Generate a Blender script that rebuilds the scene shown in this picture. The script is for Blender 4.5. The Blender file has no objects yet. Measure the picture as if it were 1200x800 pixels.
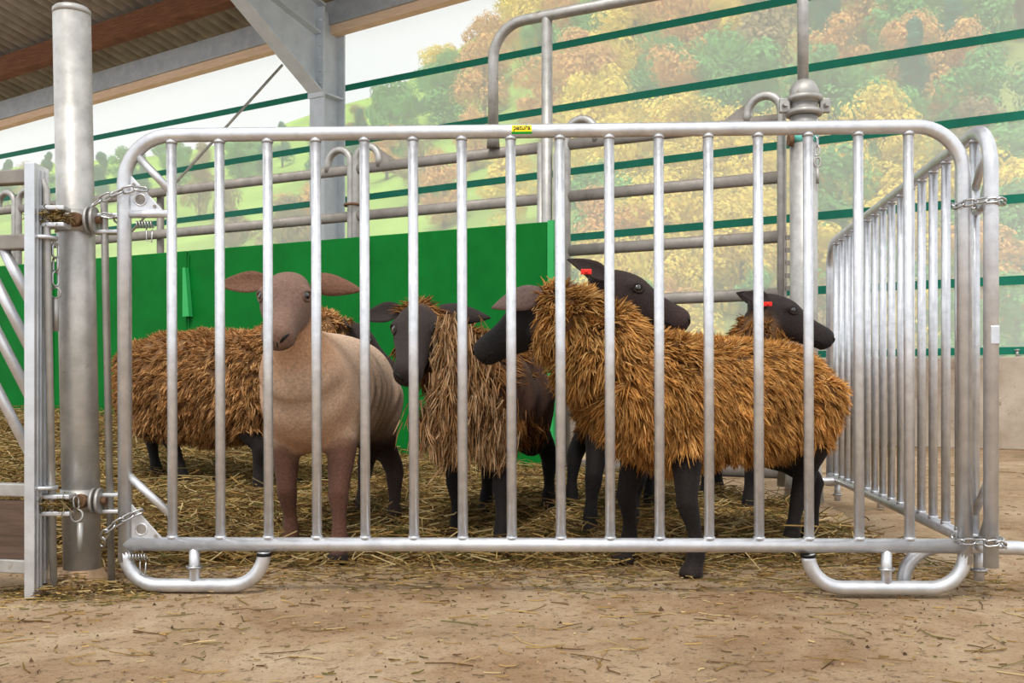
import bpy, bmesh, math, random
import numpy as np
from mathutils import Vector, Matrix
random.seed(7); RNG = np.random.default_rng(7)
SC = bpy.context.scene
COL = SC.collection
PI = math.pi

# ------------------------------------------------------------------ camera, sky, sun, exposure
CAMH, F, HZ = 0.48, 1222.0, 457.0
cam = bpy.data.cameras.new('camera'); camo = bpy.data.objects.new('camera', cam); COL.objects.link(camo)
camo.location = (0, 0, CAMH); camo.rotation_euler = (PI/2, 0, 0)
cam.sensor_width = 36; cam.lens = 36*F/1200; cam.shift_y = (HZ-400)/1200; cam.clip_end = 2000; cam.clip_start = 0.05
SC.camera = camo
world = bpy.data.worlds.new('overcast'); SC.world = world; world.use_nodes = True
wn = world.node_tree.nodes; wl = world.node_tree.links
bg = wn['Background']; bg.inputs[0].default_value = (0.93, 0.96, 1.0, 1); bg.inputs[1].default_value = 1.3
sun = bpy.data.lights.new('sun', 'SUN'); suno = bpy.data.objects.new('sun', sun); COL.objects.link(suno)
sun.energy = 2.2; sun.angle = math.radians(14); sun.color = (1, 0.95, 0.87)
suno.rotation_euler = (math.radians(36), 0, math.radians(-12))
SC.view_settings.view_transform = 'Standard'; SC.view_settings.look = 'None'
SC.view_settings.exposure = 0.12; SC.view_settings.gamma = 1; SC.view_settings.use_curve_mapping = False

# pixel helpers: a pixel gives a direction, the depth comes from floor / fence line / wall line
def Xp(px, Y): return (px-600)*Y/F
def Zp(py, Y): return CAMH+(HZ-py)*Y/F
def P(px, py, Y): return Vector((Xp(px, Y), Y, Zp(py, Y)))
def G(px, py, z=0.0):
    Y = (CAMH-z)*F/(py-HZ); return Vector((Xp(px, Y), Y, z))

# ------------------------------------------------------------------ materials
def srgb(r, g, b):
    f = lambda c: c/12.92 if c <= .04045 else ((c+.055)/1.055)**2.4
    return (f(r), f(g), f(b), 1)
class NT:
    def __init__(s, name):
        s.m = bpy.data.materials.new(name); s.m.use_nodes = True
        s.n = s.m.node_tree.nodes; s.l = s.m.node_tree.links
        s.b = s.n['Principled BSDF']; s.out = s.n['Material Output']
    def node(s, t, **kw):
        n = s.n.new(t)
        for k, v in kw.items():
            if k.startswith('i_'): n.inputs[k[2:].replace('_', ' ')].default_value = v
            else: setattr(n, k, v)
        return n
    def link(s, a, b): s.l.new(a, b)
    def coord(s, kind='Object'): return s.node('ShaderNodeTexCoord').outputs[kind]
    def noise(s, scale, detail=6, vec=None, rough=.6, dist=0):
        n = s.node('ShaderNodeTexNoise'); n.inputs['Scale'].default_value = scale; n.inputs['Detail'].default_value = detail
        n.inputs['Roughness'].default_value = rough; n.inputs['Distortion'].default_value = dist
        if vec is not None: s.link(vec, n.inputs['Vector'])
        return n.outputs['Fac']
    def ramp(s, fac, stops):
        n = s.node('ShaderNodeValToRGB'); cr = n.color_ramp
        while len(cr.elements) < len(stops): cr.elements.new(.5)
        for e, (p, c) in zip(cr.elements, stops): e.position = p; e.color = c
        s.link(fac, n.inputs[0]); return n.outputs[0]
    def mix(s, fac, a, b, mode='MIX'):
        n = s.node('ShaderNodeMix', data_type='RGBA', blend_type=mode)
        for i, v in ((0, fac), (6, a), (7, b)):
            if hasattr(v, 'is_linked'): s.link(v, n.inputs[i])
            else: n.inputs[i].default_value = v
        return n.outputs[2]
    def bump(s, h, strength=.3, dist=.01):
        n = s.node('ShaderNodeBump'); n.inputs['Strength'].default_value = strength; n.inputs['Distance'].default_value = dist
        s.link(h, n.inputs['Height']); s.link(n.outputs[0], s.b.inputs['Normal'])
    def set(s, rough=None, metal=None, color=None, spec=None):
        if rough is not None: s.b.inputs['Roughness'].default_value = rough
        if metal is not None: s.b.inputs['Metallic'].default_value = metal
        if spec is not None: s.b.inputs['Specular IOR Level'].default_value = spec
        if color is not None:
            if hasattr(color, 'is_linked'): s.link(color, s.b.inputs['Base Color'])
            else: s.b.inputs['Base Color'].default_value = color
        return s.m
M = {}
def metal(name, lo, hi, rough, metallic=.85, scale=25, dirt=None, dirt_amt=.58):
    t = NT(name); v = t.coord(); n = t.noise(scale, 6, v)
    c = t.ramp(n, [(.3, srgb(*lo)), (.7, srgb(*hi))])
    if dirt:
        d = t.ramp(t.noise(9, 8, v, .7), [(dirt_amt, (0, 0, 0, 1)), (dirt_amt+.1, (1, 1, 1, 1))])
        c = t.mix(d, c, srgb(*dirt))
    r = t.ramp(t.noise(60, 3, v), [(.3, (rough-.08,)*3+(1,)), (.7, (rough+.1,)*3+(1,))])
    t.link(r, t.b.inputs['Roughness']); t.bump(t.noise(90, 3, v), .08, .002)
    M[name] = t.set(None, metallic, c)
metal('galv', (.74, .745, .76), (.85, .855, .865), .36, .65)
metal('galv_bar', (.76, .765, .78), (.87, .875, .885), .36, .65, 40)
metal('galv_old', (.60, .59, .57), (.72, .71, .69), .5, .6, 18, (.50, .45, .38), .62)
metal('galv_rail', (.50, .48, .45), (.60, .57, .54), .6, .45, 14, (.42, .37, .31), .6)
metal('post_steel', (.63, .62, .60), (.76, .75, .73), .45, .45, 22, (.52, .42, .32), .66)
metal('alu', (.74, .75, .76), (.84, .85, .86), .36, .8, 12)
metal('chain', (.62, .62, .62), (.78, .78, .78), .3, .95, 60)
metal('rust', (.35, .24, .16), (.50, .38, .27), .8, .2, 60)
metal('paint_grey', (.73, .76, .78), (.80, .83, .85), .5, .0, 6)
metal('beam_steel', (.62, .64, .66), (.72, .74, .75), .5, .2, 8)

def simple(name, lo, hi, rough, scale=8, bump=0, detail=6, stretch=None, spec=.3):
    t = NT(name); v = t.coord()
    if stretch:
        mp = t.node('ShaderNodeMapping'); mp.inputs['Scale'].default_value = stretch; t.link(v, mp.inputs[0]); v = mp.outputs[0]
    n = t.noise(scale, detail, v)
    c = t.ramp(n, [(.3, srgb(*lo)), (.72, srgb(*hi))])
    if bump: t.bump(n, bump, .01)
    M[name] = t.set(rough, 0, c, spec)
simple('green_panel', (.0, .37, .11), (.0, .43, .145), .6, 5, spec=.12)
simple('green_edge', (.15, .62, .30), (.22, .66, .36), .45, 5)
simple('strap_green', (.0, .43, .34), (.02, .48, .38), .55, 9)
simple('wood_brown', (.37, .23, .15), (.52, .35, .24), .8, 5, .3, 8, (1, 1, 12))
simple('wood_light', (.84, .72, .60), (.92, .81, .69), .8, 5, .3, 8, (1, 1, 12))
simple('board_brown', (.27, .21, .17), (.38, .30, .25), .7, 6, .2, 8, (1, 1, 12))
simple('corrugated', (.50, .47, .43), (.68, .65, .61), .9, 3, .2, 10)
simple('black', (.04, .04, .04), (.08, .08, .08), .5, 20)
simple('hoof', (.10, .085, .075), (.17, .14, .12), .6, 40, .2)
simple('red_tag', (.85, .14, .10), (.9, .2, .14), .45, 20)
simple('yellow_sticker', (.98, .86, .05), (1, .9, .1), .5, 20)
simple('sticker_green', (.05, .6, .2), (.07, .64, .24), .5, 20)
simple('ink', (.12, .09, .04), (.15, .11, .05), .6, 20)
simple('teal_tape', (.35, .72, .66), (.45, .78, .72), .6, 20)
simple('trunk_bark', (.30, .25, .2), (.45, .38, .32), .9, 5)
simple('dry_mud', (.58, .47, .36), (.70, .58, .46), .95, 25, .5)

def attr_mat(name, rough, nscale=60, namt=.35, bump=.0, spec=.2, sheen=0, transl=0):
    t = NT(name); a = t.node('ShaderNodeAttribute', attribute_name='tint')
    v = t.coord(); n = t.noise(nscale, 5, v)
    g = t.ramp(n, [(.25, (1-namt,)*3+(1,)), (.75, (1+namt*.5,)*3+(1,))])
    c = t.mix(1.0, a.outputs['Color'], g, 'MULTIPLY')
    if bump: t.bump(n, bump, .004)
    if sheen: t.b.inputs['Sheen Weight'].default_value = sheen; t.b.inputs['Sheen Roughness'].default_value = .5
    t.set(rough, 0, c, spec)
    if transl:
        tr = t.node('ShaderNodeBsdfTranslucent'); t.link(c, tr.inputs[0])
        mx = t.node('ShaderNodeMixShader'); mx.inputs[0].default_value = transl
        t.link(t.b.outputs[0], mx.inputs[1]); t.link(tr.outputs[0], mx.inputs[2]); t.link(mx.outputs[0], t.out.inputs[0])
    M[name] = t.m
attr_mat('sheep_skin', .75, 150, .38, .7, .2, .04)
attr_mat('wool', .95, 90, .22, 0, .05, 0, .2)
attr_mat('straw', .8, 30, .25, 0, .25, 0, .15)
attr_mat('leaves', .8, 1.2, .3, 0, .1, 0, .3)
attr_mat('terrain', .95, .3, .25, 0, .05)

# concrete, floor, curtain net
t = NT('concrete'); v = t.coord()
c = t.ramp(t.noise(1.6, 10, v, .65), [(.3, srgb(.50, .45, .39)), (.5, srgb(.66, .60, .53)), (.7, srgb(.76, .71, .65))])
st = t.ramp(t.noise(4, 8, v, .7), [(.6, (0, 0, 0, 1)), (.68, (1, 1, 1, 1))]); c = t.mix(st, c, srgb(.50, .42, .35))
t.bump(t.noise(30, 6, v), .3, .01); M['concrete'] = t.set(.9, 0, c, .2)
t = NT('yard_floor'); v = t.coord()
c1 = t.ramp(t.noise(1.1, 10, v, .65, .4), [(.3, srgb(.56, .47, .36)), (.5, srgb(.68, .585, .465)), (.7, srgb(.77, .69, .58))])
sp = t.ramp(t.noise(38, 8, v, .75), [(.36, srgb(.36, .27, .20)), (.46, (1, 1, 1, 1)), (.62, (1, 1, 1, 1)), (.72, (1.0, .97, .92, 1))])
c = t.mix(.75, c1, sp, 'MULTIPLY')
sp2 = t.ramp(t.noise(130, 6, v, .8), [(.34, srgb(.55, .45, .36)), (.48, (1, 1, 1, 1)), (.60, (1, 1, 1, 1)), (.70, (1.0, 1.0, 1.0, 1))]); c = t.mix(.7, c, sp2, 'MULTIPLY')
bl = t.ramp(t.noise(3.2, 9, v, .7, .8), [(.35, srgb(.80, .72, .64)), (.6, (1, 1, 1, 1))]); c = t.mix(.8, c, bl, 'MULTIPLY')
st = t.ramp(t.noise(5, 10, v, .75, 1.0), [(.56, (0, 0, 0, 1)), (.66, (1, 1, 1, 1))]); c = t.mix(t.mix(.55, (0, 0, 0, 1), st), c, srgb(.52, .41, .28))
t.bump(t.mix(.35, t.noise(70, 8, v, .75), t.noise(9, 6, v)), .8, .012); M['yard_floor'] = t.set(.85, 0, c, .25)
t = NT('litter'); v = t.coord()
c = t.ramp(t.noise(22, 10, v, .7, 1.5), [(.3, srgb(.20, .15, .08)), (.5, srgb(.36, .27, .14)), (.7, srgb(.50, .40, .22))])
t.bump(t.noise(45, 8, v, .7, 1), .8, .02); M['litter'] = t.set(.95, 0, c, .1)
t = NT('net'); t.n.remove(t.b)
df = t.node('ShaderNodeBsdfDiffuse'); df.inputs[0].default_value = (.90, .96, .92, 1)
tl = t.node('ShaderNodeBsdfTranslucent'); tl.inputs[0].default_value = (.90, .96, .92, 1)
tp = t.node('ShaderNodeBsdfTransparent'); tp.inputs[0].default_value = (1, 1, 1, 1)
m1 = t.node('ShaderNodeMixShader'); m1.inputs[0].default_value = .5; t.link(df.outputs[0], m1.inputs[1]); t.link(tl.outputs[0], m1.inputs[2])
m2 = t.node('ShaderNodeMixShader'); m2.inputs[0].default_value = .5; t.link(tp.outputs[0], m2.inputs[1]); t.link(m1.outputs[0], m2.inputs[2])
t.link(m2.outputs[0], t.out.inputs[0]); M['net'] = t.m
t = NT('eye'); t.b.inputs['Coat Weight'].default_value = 1; t.b.inputs['Coat Roughness'].default_value = .03
M['eye'] = t.set(.1, 0, srgb(.10, .07, .04), .6)

# ------------------------------------------------------------------ mesh building
class MB:
    def __init__(s): s.v = []; s.f = []; s.sm = []
    def add(s, vs, fs, smooth=False):
        o = len(s.v); s.v += [tuple(p) for p in vs]; s.f += [tuple(i+o for i in q) for q in fs]; s.sm += [smooth]*len(fs); return s
    def frame(s, d):
        d = d.normalized(); a = Vector((0, 0, 1)) if abs(d.z) < .95 else Vector((1, 0, 0))
        x = a.cross(d).normalized(); return x, d.cross(x)
    def tube(s, pts, r, n=12, cap=True, flat=None, closed=False):
        pts = [Vector(p) for p in pts]; k = len(pts)
        rs = r if isinstance(r, (list, tuple)) else [r]*k
        vs = []; fx = None
        for i, p in enumerate(pts):
            if closed: d = (pts[(i+1) % k]-pts[i-1])
            else: d = pts[min(i+1, k-1)]-pts[max(i-1, 0)]
            d = d.normalized()
            if fx is None: fx, fy = s.frame(d)
            else:
                fx = (fx-d*fx.dot(d)).normalized(); fy = d.cross(fx)
            for j in range(n):
                a = 2*PI*j/n; vs.append(p+fx*(math.cos(a)*rs[i]*(flat or 1))+fy*(math.sin(a)*rs[i]))
        fs = []
        for i in range(k if closed else k-1):
            i2 = (i+1) % k
            for j in range(n): fs.append((i*n+j, i*n+(j+1) % n, i2*n+(j+1) % n, i2*n+j))
        s.add(vs, fs, True)
        if cap and not closed:
            o = len(s.v)-len(vs)
            s.f += [tuple(o+j for j in range(n))[::-1], tuple(o+(k-1)*n+j for j in range(n))]; s.sm += [False, False]
        return s
    def box(s, c, half, ax=None):
        c = Vector(c); ax = ax or (Vector((1, 0, 0)), Vector((0, 1, 0)), Vector((0, 0, 1)))
        vs = [c+ax[0]*(half[0]*i)+ax[1]*(half[1]*j)+ax[2]*(half[2]*k) for i in (-1, 1) for j in (-1, 1) for k in (-1, 1)]
        return s.add(vs, [(0, 1, 3, 2), (4, 6, 7, 5), (0, 4, 5, 1), (2, 3, 7, 6), (0, 2, 6, 4), (1, 5, 7, 3)])
    def beam(s, a, b, w, h, up=(0, 0, 1)):
        a = Vector(a); b = Vector(b); d = (b-a); L = d.length; d.normalize(); up = Vector(up)
        x = d.cross(up).normalized(); y = x.cross(d)
        return s.box((a+b)/2, (L/2, w/2, h/2), (d, x, y))
    def prism(s, poly, n, th):
        n = Vector(n).normalized()*th/2; k = len(poly); poly = [Vector(p) for p in poly]
        return s.add([p-n for p in poly]+[p+n for p in poly],
                     [tuple(range(k))[::-1], tuple(range(k, 2*k))]+[(i, (i+1) % k, k+(i+1) % k, k+i) for i in range(k)])
    def ball(s, c, r, n=12, m=8, sc=(1, 1, 1)):
        c = Vector(c); vs = []; fs = []
        for i in range(m+1):
            th = PI*i/m
            for j in range(n):
                a = 2*PI*j/n; vs.append(c+Vector((r*sc[0]*math.sin(th)*math.cos(a), r*sc[1]*math.sin(th)*math.sin(a), r*sc[2]*math.cos(th))))
        for i in range(m):
            for j in range(n): fs.append((i*n+j, (i+1)*n+j, (i+1)*n+(j+1) % n, i*n+(j+1) % n))
        return s.add(vs, fs, True)
    def mesh(s, name):
        me = bpy.data.meshes.new(name); me.from_pydata(s.v, [], s.f); me.polygons.foreach_set('use_smooth', s.sm); me.update(); return me
    def build(s, name, mat, parent=None, bevel=0):
        return obj(name, s.mesh(name), mat, parent, bevel)
def obj(name, me, mat, parent=None, bevel=0):
    if mat is not None and not me.materials: me.materials.append(M[mat] if isinstance(mat, str) else mat)
    o = bpy.data.objects.new(name, me); COL.objects.link(o)
    if parent is not None: o.parent = parent; o.matrix_parent_inverse = parent.matrix_basis.inverted() if False else Matrix()
    if bevel:
        b = o.modifiers.new('bevel', 'BEVEL'); b.width = bevel; b.segments = 2; b.limit_method = 'ANGLE'
    return o
def tag(o, label=None, cat=None, group=None, kind=None):
    if label: o['label'] = label
    if cat: o['category'] = cat
    if group: o['group'] = group
    if kind: o['kind'] = kind
    return o
def thing(name, label, cat, group=None, mat=None):
    o = bpy.data.objects.new(name, None); COL.objects.link(o); o.empty_display_size = .1
    if mat is not None: o.matrix_world = mat
    return tag(o, label, cat, group)
def based(root, loc):
    """move an Empty to the thing's base while the parts (built in world space) stay put"""
    loc = Vector(loc); root.location = loc
    for ch in root.children: ch.location = ch.location-loc
    return root
def numesh(name, V, Fq, mat, tint=None, smooth=True):
    me = bpy.data.meshes.new(name); V = np.asarray(V, np.float32); Fq = np.asarray(Fq, np.int32)
    k = Fq.shape[1]
    me.vertices.add(len(V)); me.vertices.foreach_set('co', V.ravel())
    me.loops.add(Fq.size); me.loops.foreach_set('vertex_index', Fq.ravel())
    me.polygons.add(len(Fq)); me.polygons.foreach_set('loop_start', np.arange(len(Fq), dtype=np.int32)*k)
    me.polygons.foreach_set('use_smooth', np.full(len(Fq), smooth))
    me.update(calc_edges=True)
    if tint is not None: set_tint(me, tint)
    me.materials.append(M[mat]); return me
def set_tint(me, T):
    a = me.attributes.new('tint', 'FLOAT_COLOR', 'POINT'); T = np.asarray(T, np.float32)
    if T.shape[1] == 3: T = np.concatenate([T, np.ones((len(T), 1), np.float32)], 1)
    a.data.foreach_set('color', T.ravel())
def lin(r, g, b): return np.array(srgb(r, g, b)[:3])
def arc(c, r, a0, a1, u, v, n=8):
    c = Vector(c); u = Vector(u); v = Vector(v)
    return [c+u*(r*math.cos(a0+(a1-a0)*i/n))+v*(r*math.sin(a0+(a1-a0)*i/n)) for i in range(n+1)]
ZV = Vector((0, 0, 1))
#SECTION_STRUCTURE
# ------------------------------------------------------------------ floor, litter
def litter_z(X, Y):
    a = np.clip((Y-2.85)/3.2, 0, 1); b = np.clip((.4-X)/3.0, 0, 1)
    edge = np.clip((1.15-X)/.5, 0, 1)
    return (a*(.09+.22*b)+np.clip((Y-2.85)/.4, 0, 1)*.012)*edge
me = bpy.data.meshes.new('floor')
MBf = MB().box((4, 14, -.1), (24, 18, .1)); fl = MBf.build('floor', 'yard_floor'); tag(fl, 'dusty tan concrete yard floor with scattered straw', kind='structure')
nx, ny = 150, 110
gx = np.linspace(-5.5, 1.25, nx); gy = np.linspace(2.62, 8.6, ny); XX, YY = np.meshgrid(gx, gy)
ZZ = litter_z(XX, YY)+RNG.normal(0, .006, XX.shape)*(litter_z(XX, YY) > .01)-.004
keep = np.ones_like(XX, bool)
# stop the bedding at the fence line
FE0 = Vector((1.245, 4.45, 0)); FED = Vector((-.891, .454, 0)); FEN = Vector((-.454, -.891, 0))
side = (XX-FE0.x)*FEN.x+(YY-FE0.y)*FEN.y
V = np.stack([XX, YY, ZZ], -1).reshape(-1, 3)
idx = np.arange(nx*ny).reshape(ny, nx)
Q = np.stack([idx[:-1, :-1], idx[:-1, 1:], idx[1:, 1:], idx[1:, :-1]], -1).reshape(-1, 4)
ok = side.ravel()[Q].max(1) > -.05
ml = numesh('straw_bedding', V, Q[ok], 'litter')
tag(obj('straw_bedding', ml, None), 'deep trampled straw bedding heaped inside the sheep pen', 'straw', kind='stuff')

def straws(name, pos, yaw, pit, L, w, tints, label):
    n = len(pos)
    d = np.stack([np.cos(yaw)*np.cos(pit), np.sin(yaw)*np.cos(pit), np.sin(pit)], 1)
    s = np.stack([-np.sin(yaw), np.cos(yaw), np.zeros(n)], 1); u = np.cross(d, s)
    bend = RNG.normal(0, .12, (n, 1))
    V = []
    for k, tt in enumerate((-.5, 0, .5)):
        c = pos+d*(L*tt)[:, None]+s*bend*L[:, None]*(1-4*tt*tt)
        for a in (0, 2.1, 4.2): V.append(c+s*(w*math.cos(a))[:, None]+u*(w*math.sin(a))[:, None])
    V = np.stack(V, 1).reshape(-1, 3); base = (np.arange(n)*9)[:, None]
    q = []
    for k in (0, 3):
        for j in range(3): q.append((k+j, k+(j+1) % 3, k+3+(j+1) % 3, k+3+j))
    Fq = (base[:, None, :]+np.array(q)[None]).reshape(-1, 4)
    T = np.repeat(tints, 9, 0)
    return tag(obj(name, numesh(name, V, Fq, 'straw', T, False), None), label, 'straw', kind='stuff')
def straw_tints(n, dark=0.0):
    pal = np.array([lin(.80, .66, .40), lin(.70, .55, .31), lin(.58, .46, .25), lin(.48, .44, .22), lin(.86, .76, .54), lin(.45, .33, .19)])
    return pal[RNG.integers(0, len(pal), n)]*RNG.uniform(.55, .95, (n, 1))
n = 42000
px = RNG.uniform(-4.2, 1.15, n*2); py = 2.80+RNG.beta(1.2, 1.7, n*2)*4.5
m = ((px-FE0.x)*FEN.x+(py-FE0.y)*FEN.y > .03) & (np.abs(px) < .62*py+.1) & (RNG.random(n*2) < np.clip((1.2-px)/.5, .25, 1))
px, py = px[m][:n], py[m][:n]; n = len(px)
pos = np.stack([px, py, litter_z(px, py)+RNG.exponential(.014, n)+.002], 1)
straws('loose_straw', pos, RNG.uniform(0, 2*PI, n), RNG.normal(0, .22, n), RNG.uniform(.04, .17, n), RNG.uniform(.0011, .0024, n), straw_tints(n), 'loose golden straw stalks lying over the bedding around the sheep')
# thin scatter on the bare floor, thicker by the post and just inside the barrier
n1 = 1500
p1 = np.stack([RNG.uniform(-1.3, 1.6, n1), RNG.beta(1.3, 1.2, n1)*1.3+1.6, np.full(n1, .003)], 1)
n2 = 2400
p2 = np.stack([RNG.uniform(-1.1, 1.25, n2), RNG.normal(2.72, .13, n2), RNG.exponential(.004, n2)+.002], 1)
n3 = 900
p3 = np.stack([RNG.normal(-1.03, .09, n3), RNG.normal(2.45, .06, n3), np.zeros(n3)], 1)
p3[:, 2] = np.clip(.05-np.hypot(p3[:, 0]+1.03, p3[:, 1]-2.45)*.35, 0, 1)*RNG.random(n3)+.003
n4 = 700
p4 = np.stack([RNG.uniform(1.2, 3.6, n4), RNG.uniform(2.6, 7.5, n4), np.full(n4, .003)], 1)
pp = np.concatenate([p1, p2, p3, p4]); n = len(pp)
straws('scattered_straw', pp, RNG.normal(0, .8, n)+RNG.integers(0, 2, n)*PI, RNG.normal(0, .05, n), np.where(RNG.random(n) < .75, RNG.uniform(.005, .025, n), RNG.uniform(.025, .09, n)), RNG.uniform(.0007, .0016, n), straw_tints(n), 'thin scatter of straw bits on the bare floor')
# crumbs of dirt
nc = 3500
cp = np.stack([RNG.uniform(-1.4, 1.9, nc), RNG.uniform(1.5, 3.2, nc), np.full(nc, .0005)], 1); sz = RNG.exponential(.0009, nc)+.0006
tet = np.array([(1, 0, 0), (-.5, .87, 0), (-.5, -.87, 0), (0, 0, 1.1)]); V = (cp[:, None]+tet[None]*sz[:, None, None]*RNG.uniform(.6, 1.5, (nc, 1, 3))).reshape(-1, 3)
Fq = ((np.arange(nc)*4)[:, None, None]+np.array([(0, 1, 3), (1, 2, 3), (2, 0, 3)])[None]).reshape(-1, 3)
pal = np.array([lin(.40, .30, .2), lin(.72, .6, .47), lin(.3, .22, .15)]); T = np.repeat(pal[RNG.integers(0, 3, nc)], 4, 0)
tag(obj('dirt_crumbs', numesh('dirt_crumbs', V, Fq, 'straw', T, False), None), 'small crumbs of dirt strewn over the bare floor', 'dirt', kind='stuff')

# ------------------------------------------------------------------ rear wall: concrete plinth, net curtain, straps
WP = Vector((Xp(1180, 8.4), 8.4, 0)); WD = Vector((-1980, 1222, 0)).normalized(); WN = Vector((-WD.y, WD.x, 0))
WN = WN if WN.y < 0 else -WN
def linept(P0, D, px, z=0.0, off=0.0, N=None):
    q = Vector(P0)
    if off: q = q+N*off
    k = (px-600)/F
    tt = (k*q.y-q.x)/(D.x-k*D.y); r = q+D*tt; r.z = z; return r
def W(px, z=0.0, off=0.0): return linept(WP, WD, px, z, off, WN)
a, b = W(-160, 0), W(1500, 0)
w = MB().beam(a+ZV*.375-WN*.12, b+ZV*.375-WN*.12, .24, .75).build('wall_rear', 'concrete', bevel=.01); tag(w, 'low stained concrete plinth wall under the net curtain', kind='structure')
cur = thing('net_curtain', 'pale translucent windbreak net curtain hung between plinth and eave', 'curtain')
def ribbon(a, b, z0, z1, seg=24):
    V = []; 
    for i in range(seg+1):
        q = a.lerp(b, i/seg)
        V += [(q.x, q.y, z0), (q.x, q.y, z1)]
    return V, [(2*i, 2*i+2, 2*i+3, 2*i+1) for i in range(seg)]
mbn = MB(); mbn.add(*ribbon(a-WN*.1, b-WN*.1, .72, 4.9)); mbn.build('net', 'net', cur)
for k, z in enumerate((4.0, 3.36, 2.70, 2.03, 1.37, .80)):
    hh = .05
    MB().beam(a-WN*.09+ZV*z, b-WN*.09+ZV*z, .006, hh*1.45 if k < 5 else .06).build('strap', 'strap_green', cur)
# stubs bolted on the plinth
for px in (1192, 1095):
    q = W(px, .75, -.06); tag(MB().tube([q, q+ZV*.05], .012).tube([q+ZV*.05, q+ZV*.06], .02).build('anchor_bolt', 'galv_old'), 'small anchor bolt on the %s of the concrete plinth top' % ('far right end' if px > 1150 else 'stretch behind the chained barrier corner'), 'bolt')

# ------------------------------------------------------------------ roof over the left
E0, E1 = P(0, 152, 15.3), P(553, -2, 10.9)
ED = (E1-E0).normalized(); INW = Vector((-.525, -.851, 0)); PITCH = .23
EL = (E1-E0).length
Ea, Eb = E0-ED*2.2, E0+ED*(EL+6)
def Rf(s, d, up=0):   # point on roof: s along the eave from E0, d inwards
    return E0+ED*s+INW*d+ZV*(d*PITCH+up)
tag(MB().beam(Ea+ZV*.06, Eb+ZV*.06, .12, .10).build('eave_board', 'wood_light', bevel=.005), 'pale wooden eave board along the roof edge above the net', 'board')
tag(MB().beam(Ea+INW*.04+ZV*.24, Eb+INW*.04+ZV*.24, .10, .26).build('eave_beam', 'beam_steel', bevel=.005), 'grey steel eave beam running along the roof edge', 'beam')
tag(MB().beam(Ea+INW*.62+ZV*.53, Eb+INW*.62+ZV*.53, .16, .26).build('roof_purlin', 'wood_brown', bevel=.005), 'dark brown wooden purlin carrying the corrugated sheets near the eave', 'beam')
tag(MB().beam(Ea+INW*3.2+ZV*.98, Eb+INW*3.2+ZV*.98, .16, .24).build('roof_purlin', 'wood_brown', bevel=.005), 'weathered wooden purlin crossing the top left corner of the roof', 'beam')
s = np.arange(-2.2, EL+6, .0295); d = np.linspace(-.5, 5.2, 7)
SS, DD = np.meshgrid(s, d); wv = .055*np.cos(SS*2*PI/.177)
V = np.stack([E0.x+ED.x*SS+INW.x*DD, E0.y+ED.y*SS+INW.y*DD, E0.z+ED.z*SS+DD*PITCH+.62+wv], -1).reshape(-1, 3)
idx = np.arange(V.shape[0]).reshape(SS.shape); Q = np.stack([idx[:-1, :-1], idx[:-1, 1:], idx[1:, 1:], idx[1:, :-1]], -1).reshape(-1, 4)
c = obj('ceiling', numesh('ceiling', V, Q, 'corrugated'), None); so = c.modifiers.new('solid', 'SOLIDIFY'); so.thickness = .008
tag(c, 'grey corrugated fibre cement roof sheets seen from below', kind='structure')

# portal frame: column, haunch, rafter, end plates, bolts
pf = thing('portal_frame', 'pale grey steel portal frame with column, haunch and rafter', 'frame')
CB = W(384, 0, .28); CX = -WD
def isec(mb, a, b, upv, flange, depth, tf=.02, tw=.014):
    a = Vector(a); b = Vector(b); d = (b-a).normalized(); u = (Vector(upv)-d*Vector(upv).dot(d)).normalized(); x = d.cross(u); L = (b-a).length; c = (a+b)/2
    mb.box(c+u*(depth/2-tf/2), (L/2, flange/2, tf/2), (d, x, u)); mb.box(c-u*(depth/2-tf/2), (L/2, flange/2, tf/2), (d, x, u)); mb.box(c, (L/2, tw/2, depth/2-tf), (d, x, u))
ztop = 4.75
m = MB(); isec(m, CB, CB+ZV*ztop, WN, .21, .36); m.build('column', 'paint_grey', pf)
r0 = CB+ZV*4.62; r1 = r0+WN*5.0+ZV*5.0*PITCH
m = MB(); isec(m, r0+WN*.18, r1, ZV, .20, .36); m.build('rafter', 'paint_grey', pf)
hz = 3.80; q0 = CB+WN*.18+ZV*hz; q1 = r0+WN*2.1+ZV*(2.1*PITCH-.18); q2 = r0+WN*.18+ZV*(-.16)
m = MB(); m.prism([q0, q1, q2], CX, .014); m.build('haunch_web', 'paint_grey', pf)
m = MB(); m.beam(q0, q1, .20, .02, (q1-q0).cross(CX)); m.build('haunch_flange', 'paint_grey', pf)
m = MB(); m.beam(q0+WN*.012+ZV*-.05, CB+WN*.192+ZV*4.75, .23, .022, WN); m.build('end_plate', 'paint_grey', pf)
m = MB(); m.box(CB+ZV*hz, (.10, .17, .01), (CX, WN, ZV)); m.build('stiffener_plate', 'paint_grey', pf)
for i in range(6):
    for sx in (-.075, .075):
        q = CB+WN*.18+CX*sx+ZV*(3.9+.14*i)
        MB().tube([q-WN*.05, q+WN*.045], .016, 6).build('bolt', 'paint_grey', pf)
based(pf, CB)
q = W(392, 4.45, .12)
tag(MB().tube([P(331, 76, W(331).y-.2), P(186, 236, W(186).y-.2), P(150, 276, W(150).y-.2)], .016, 8).build('brace_rod', 'galv_old'), 'thin diagonal steel bracing rod behind the barrier', 'rod')

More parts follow.
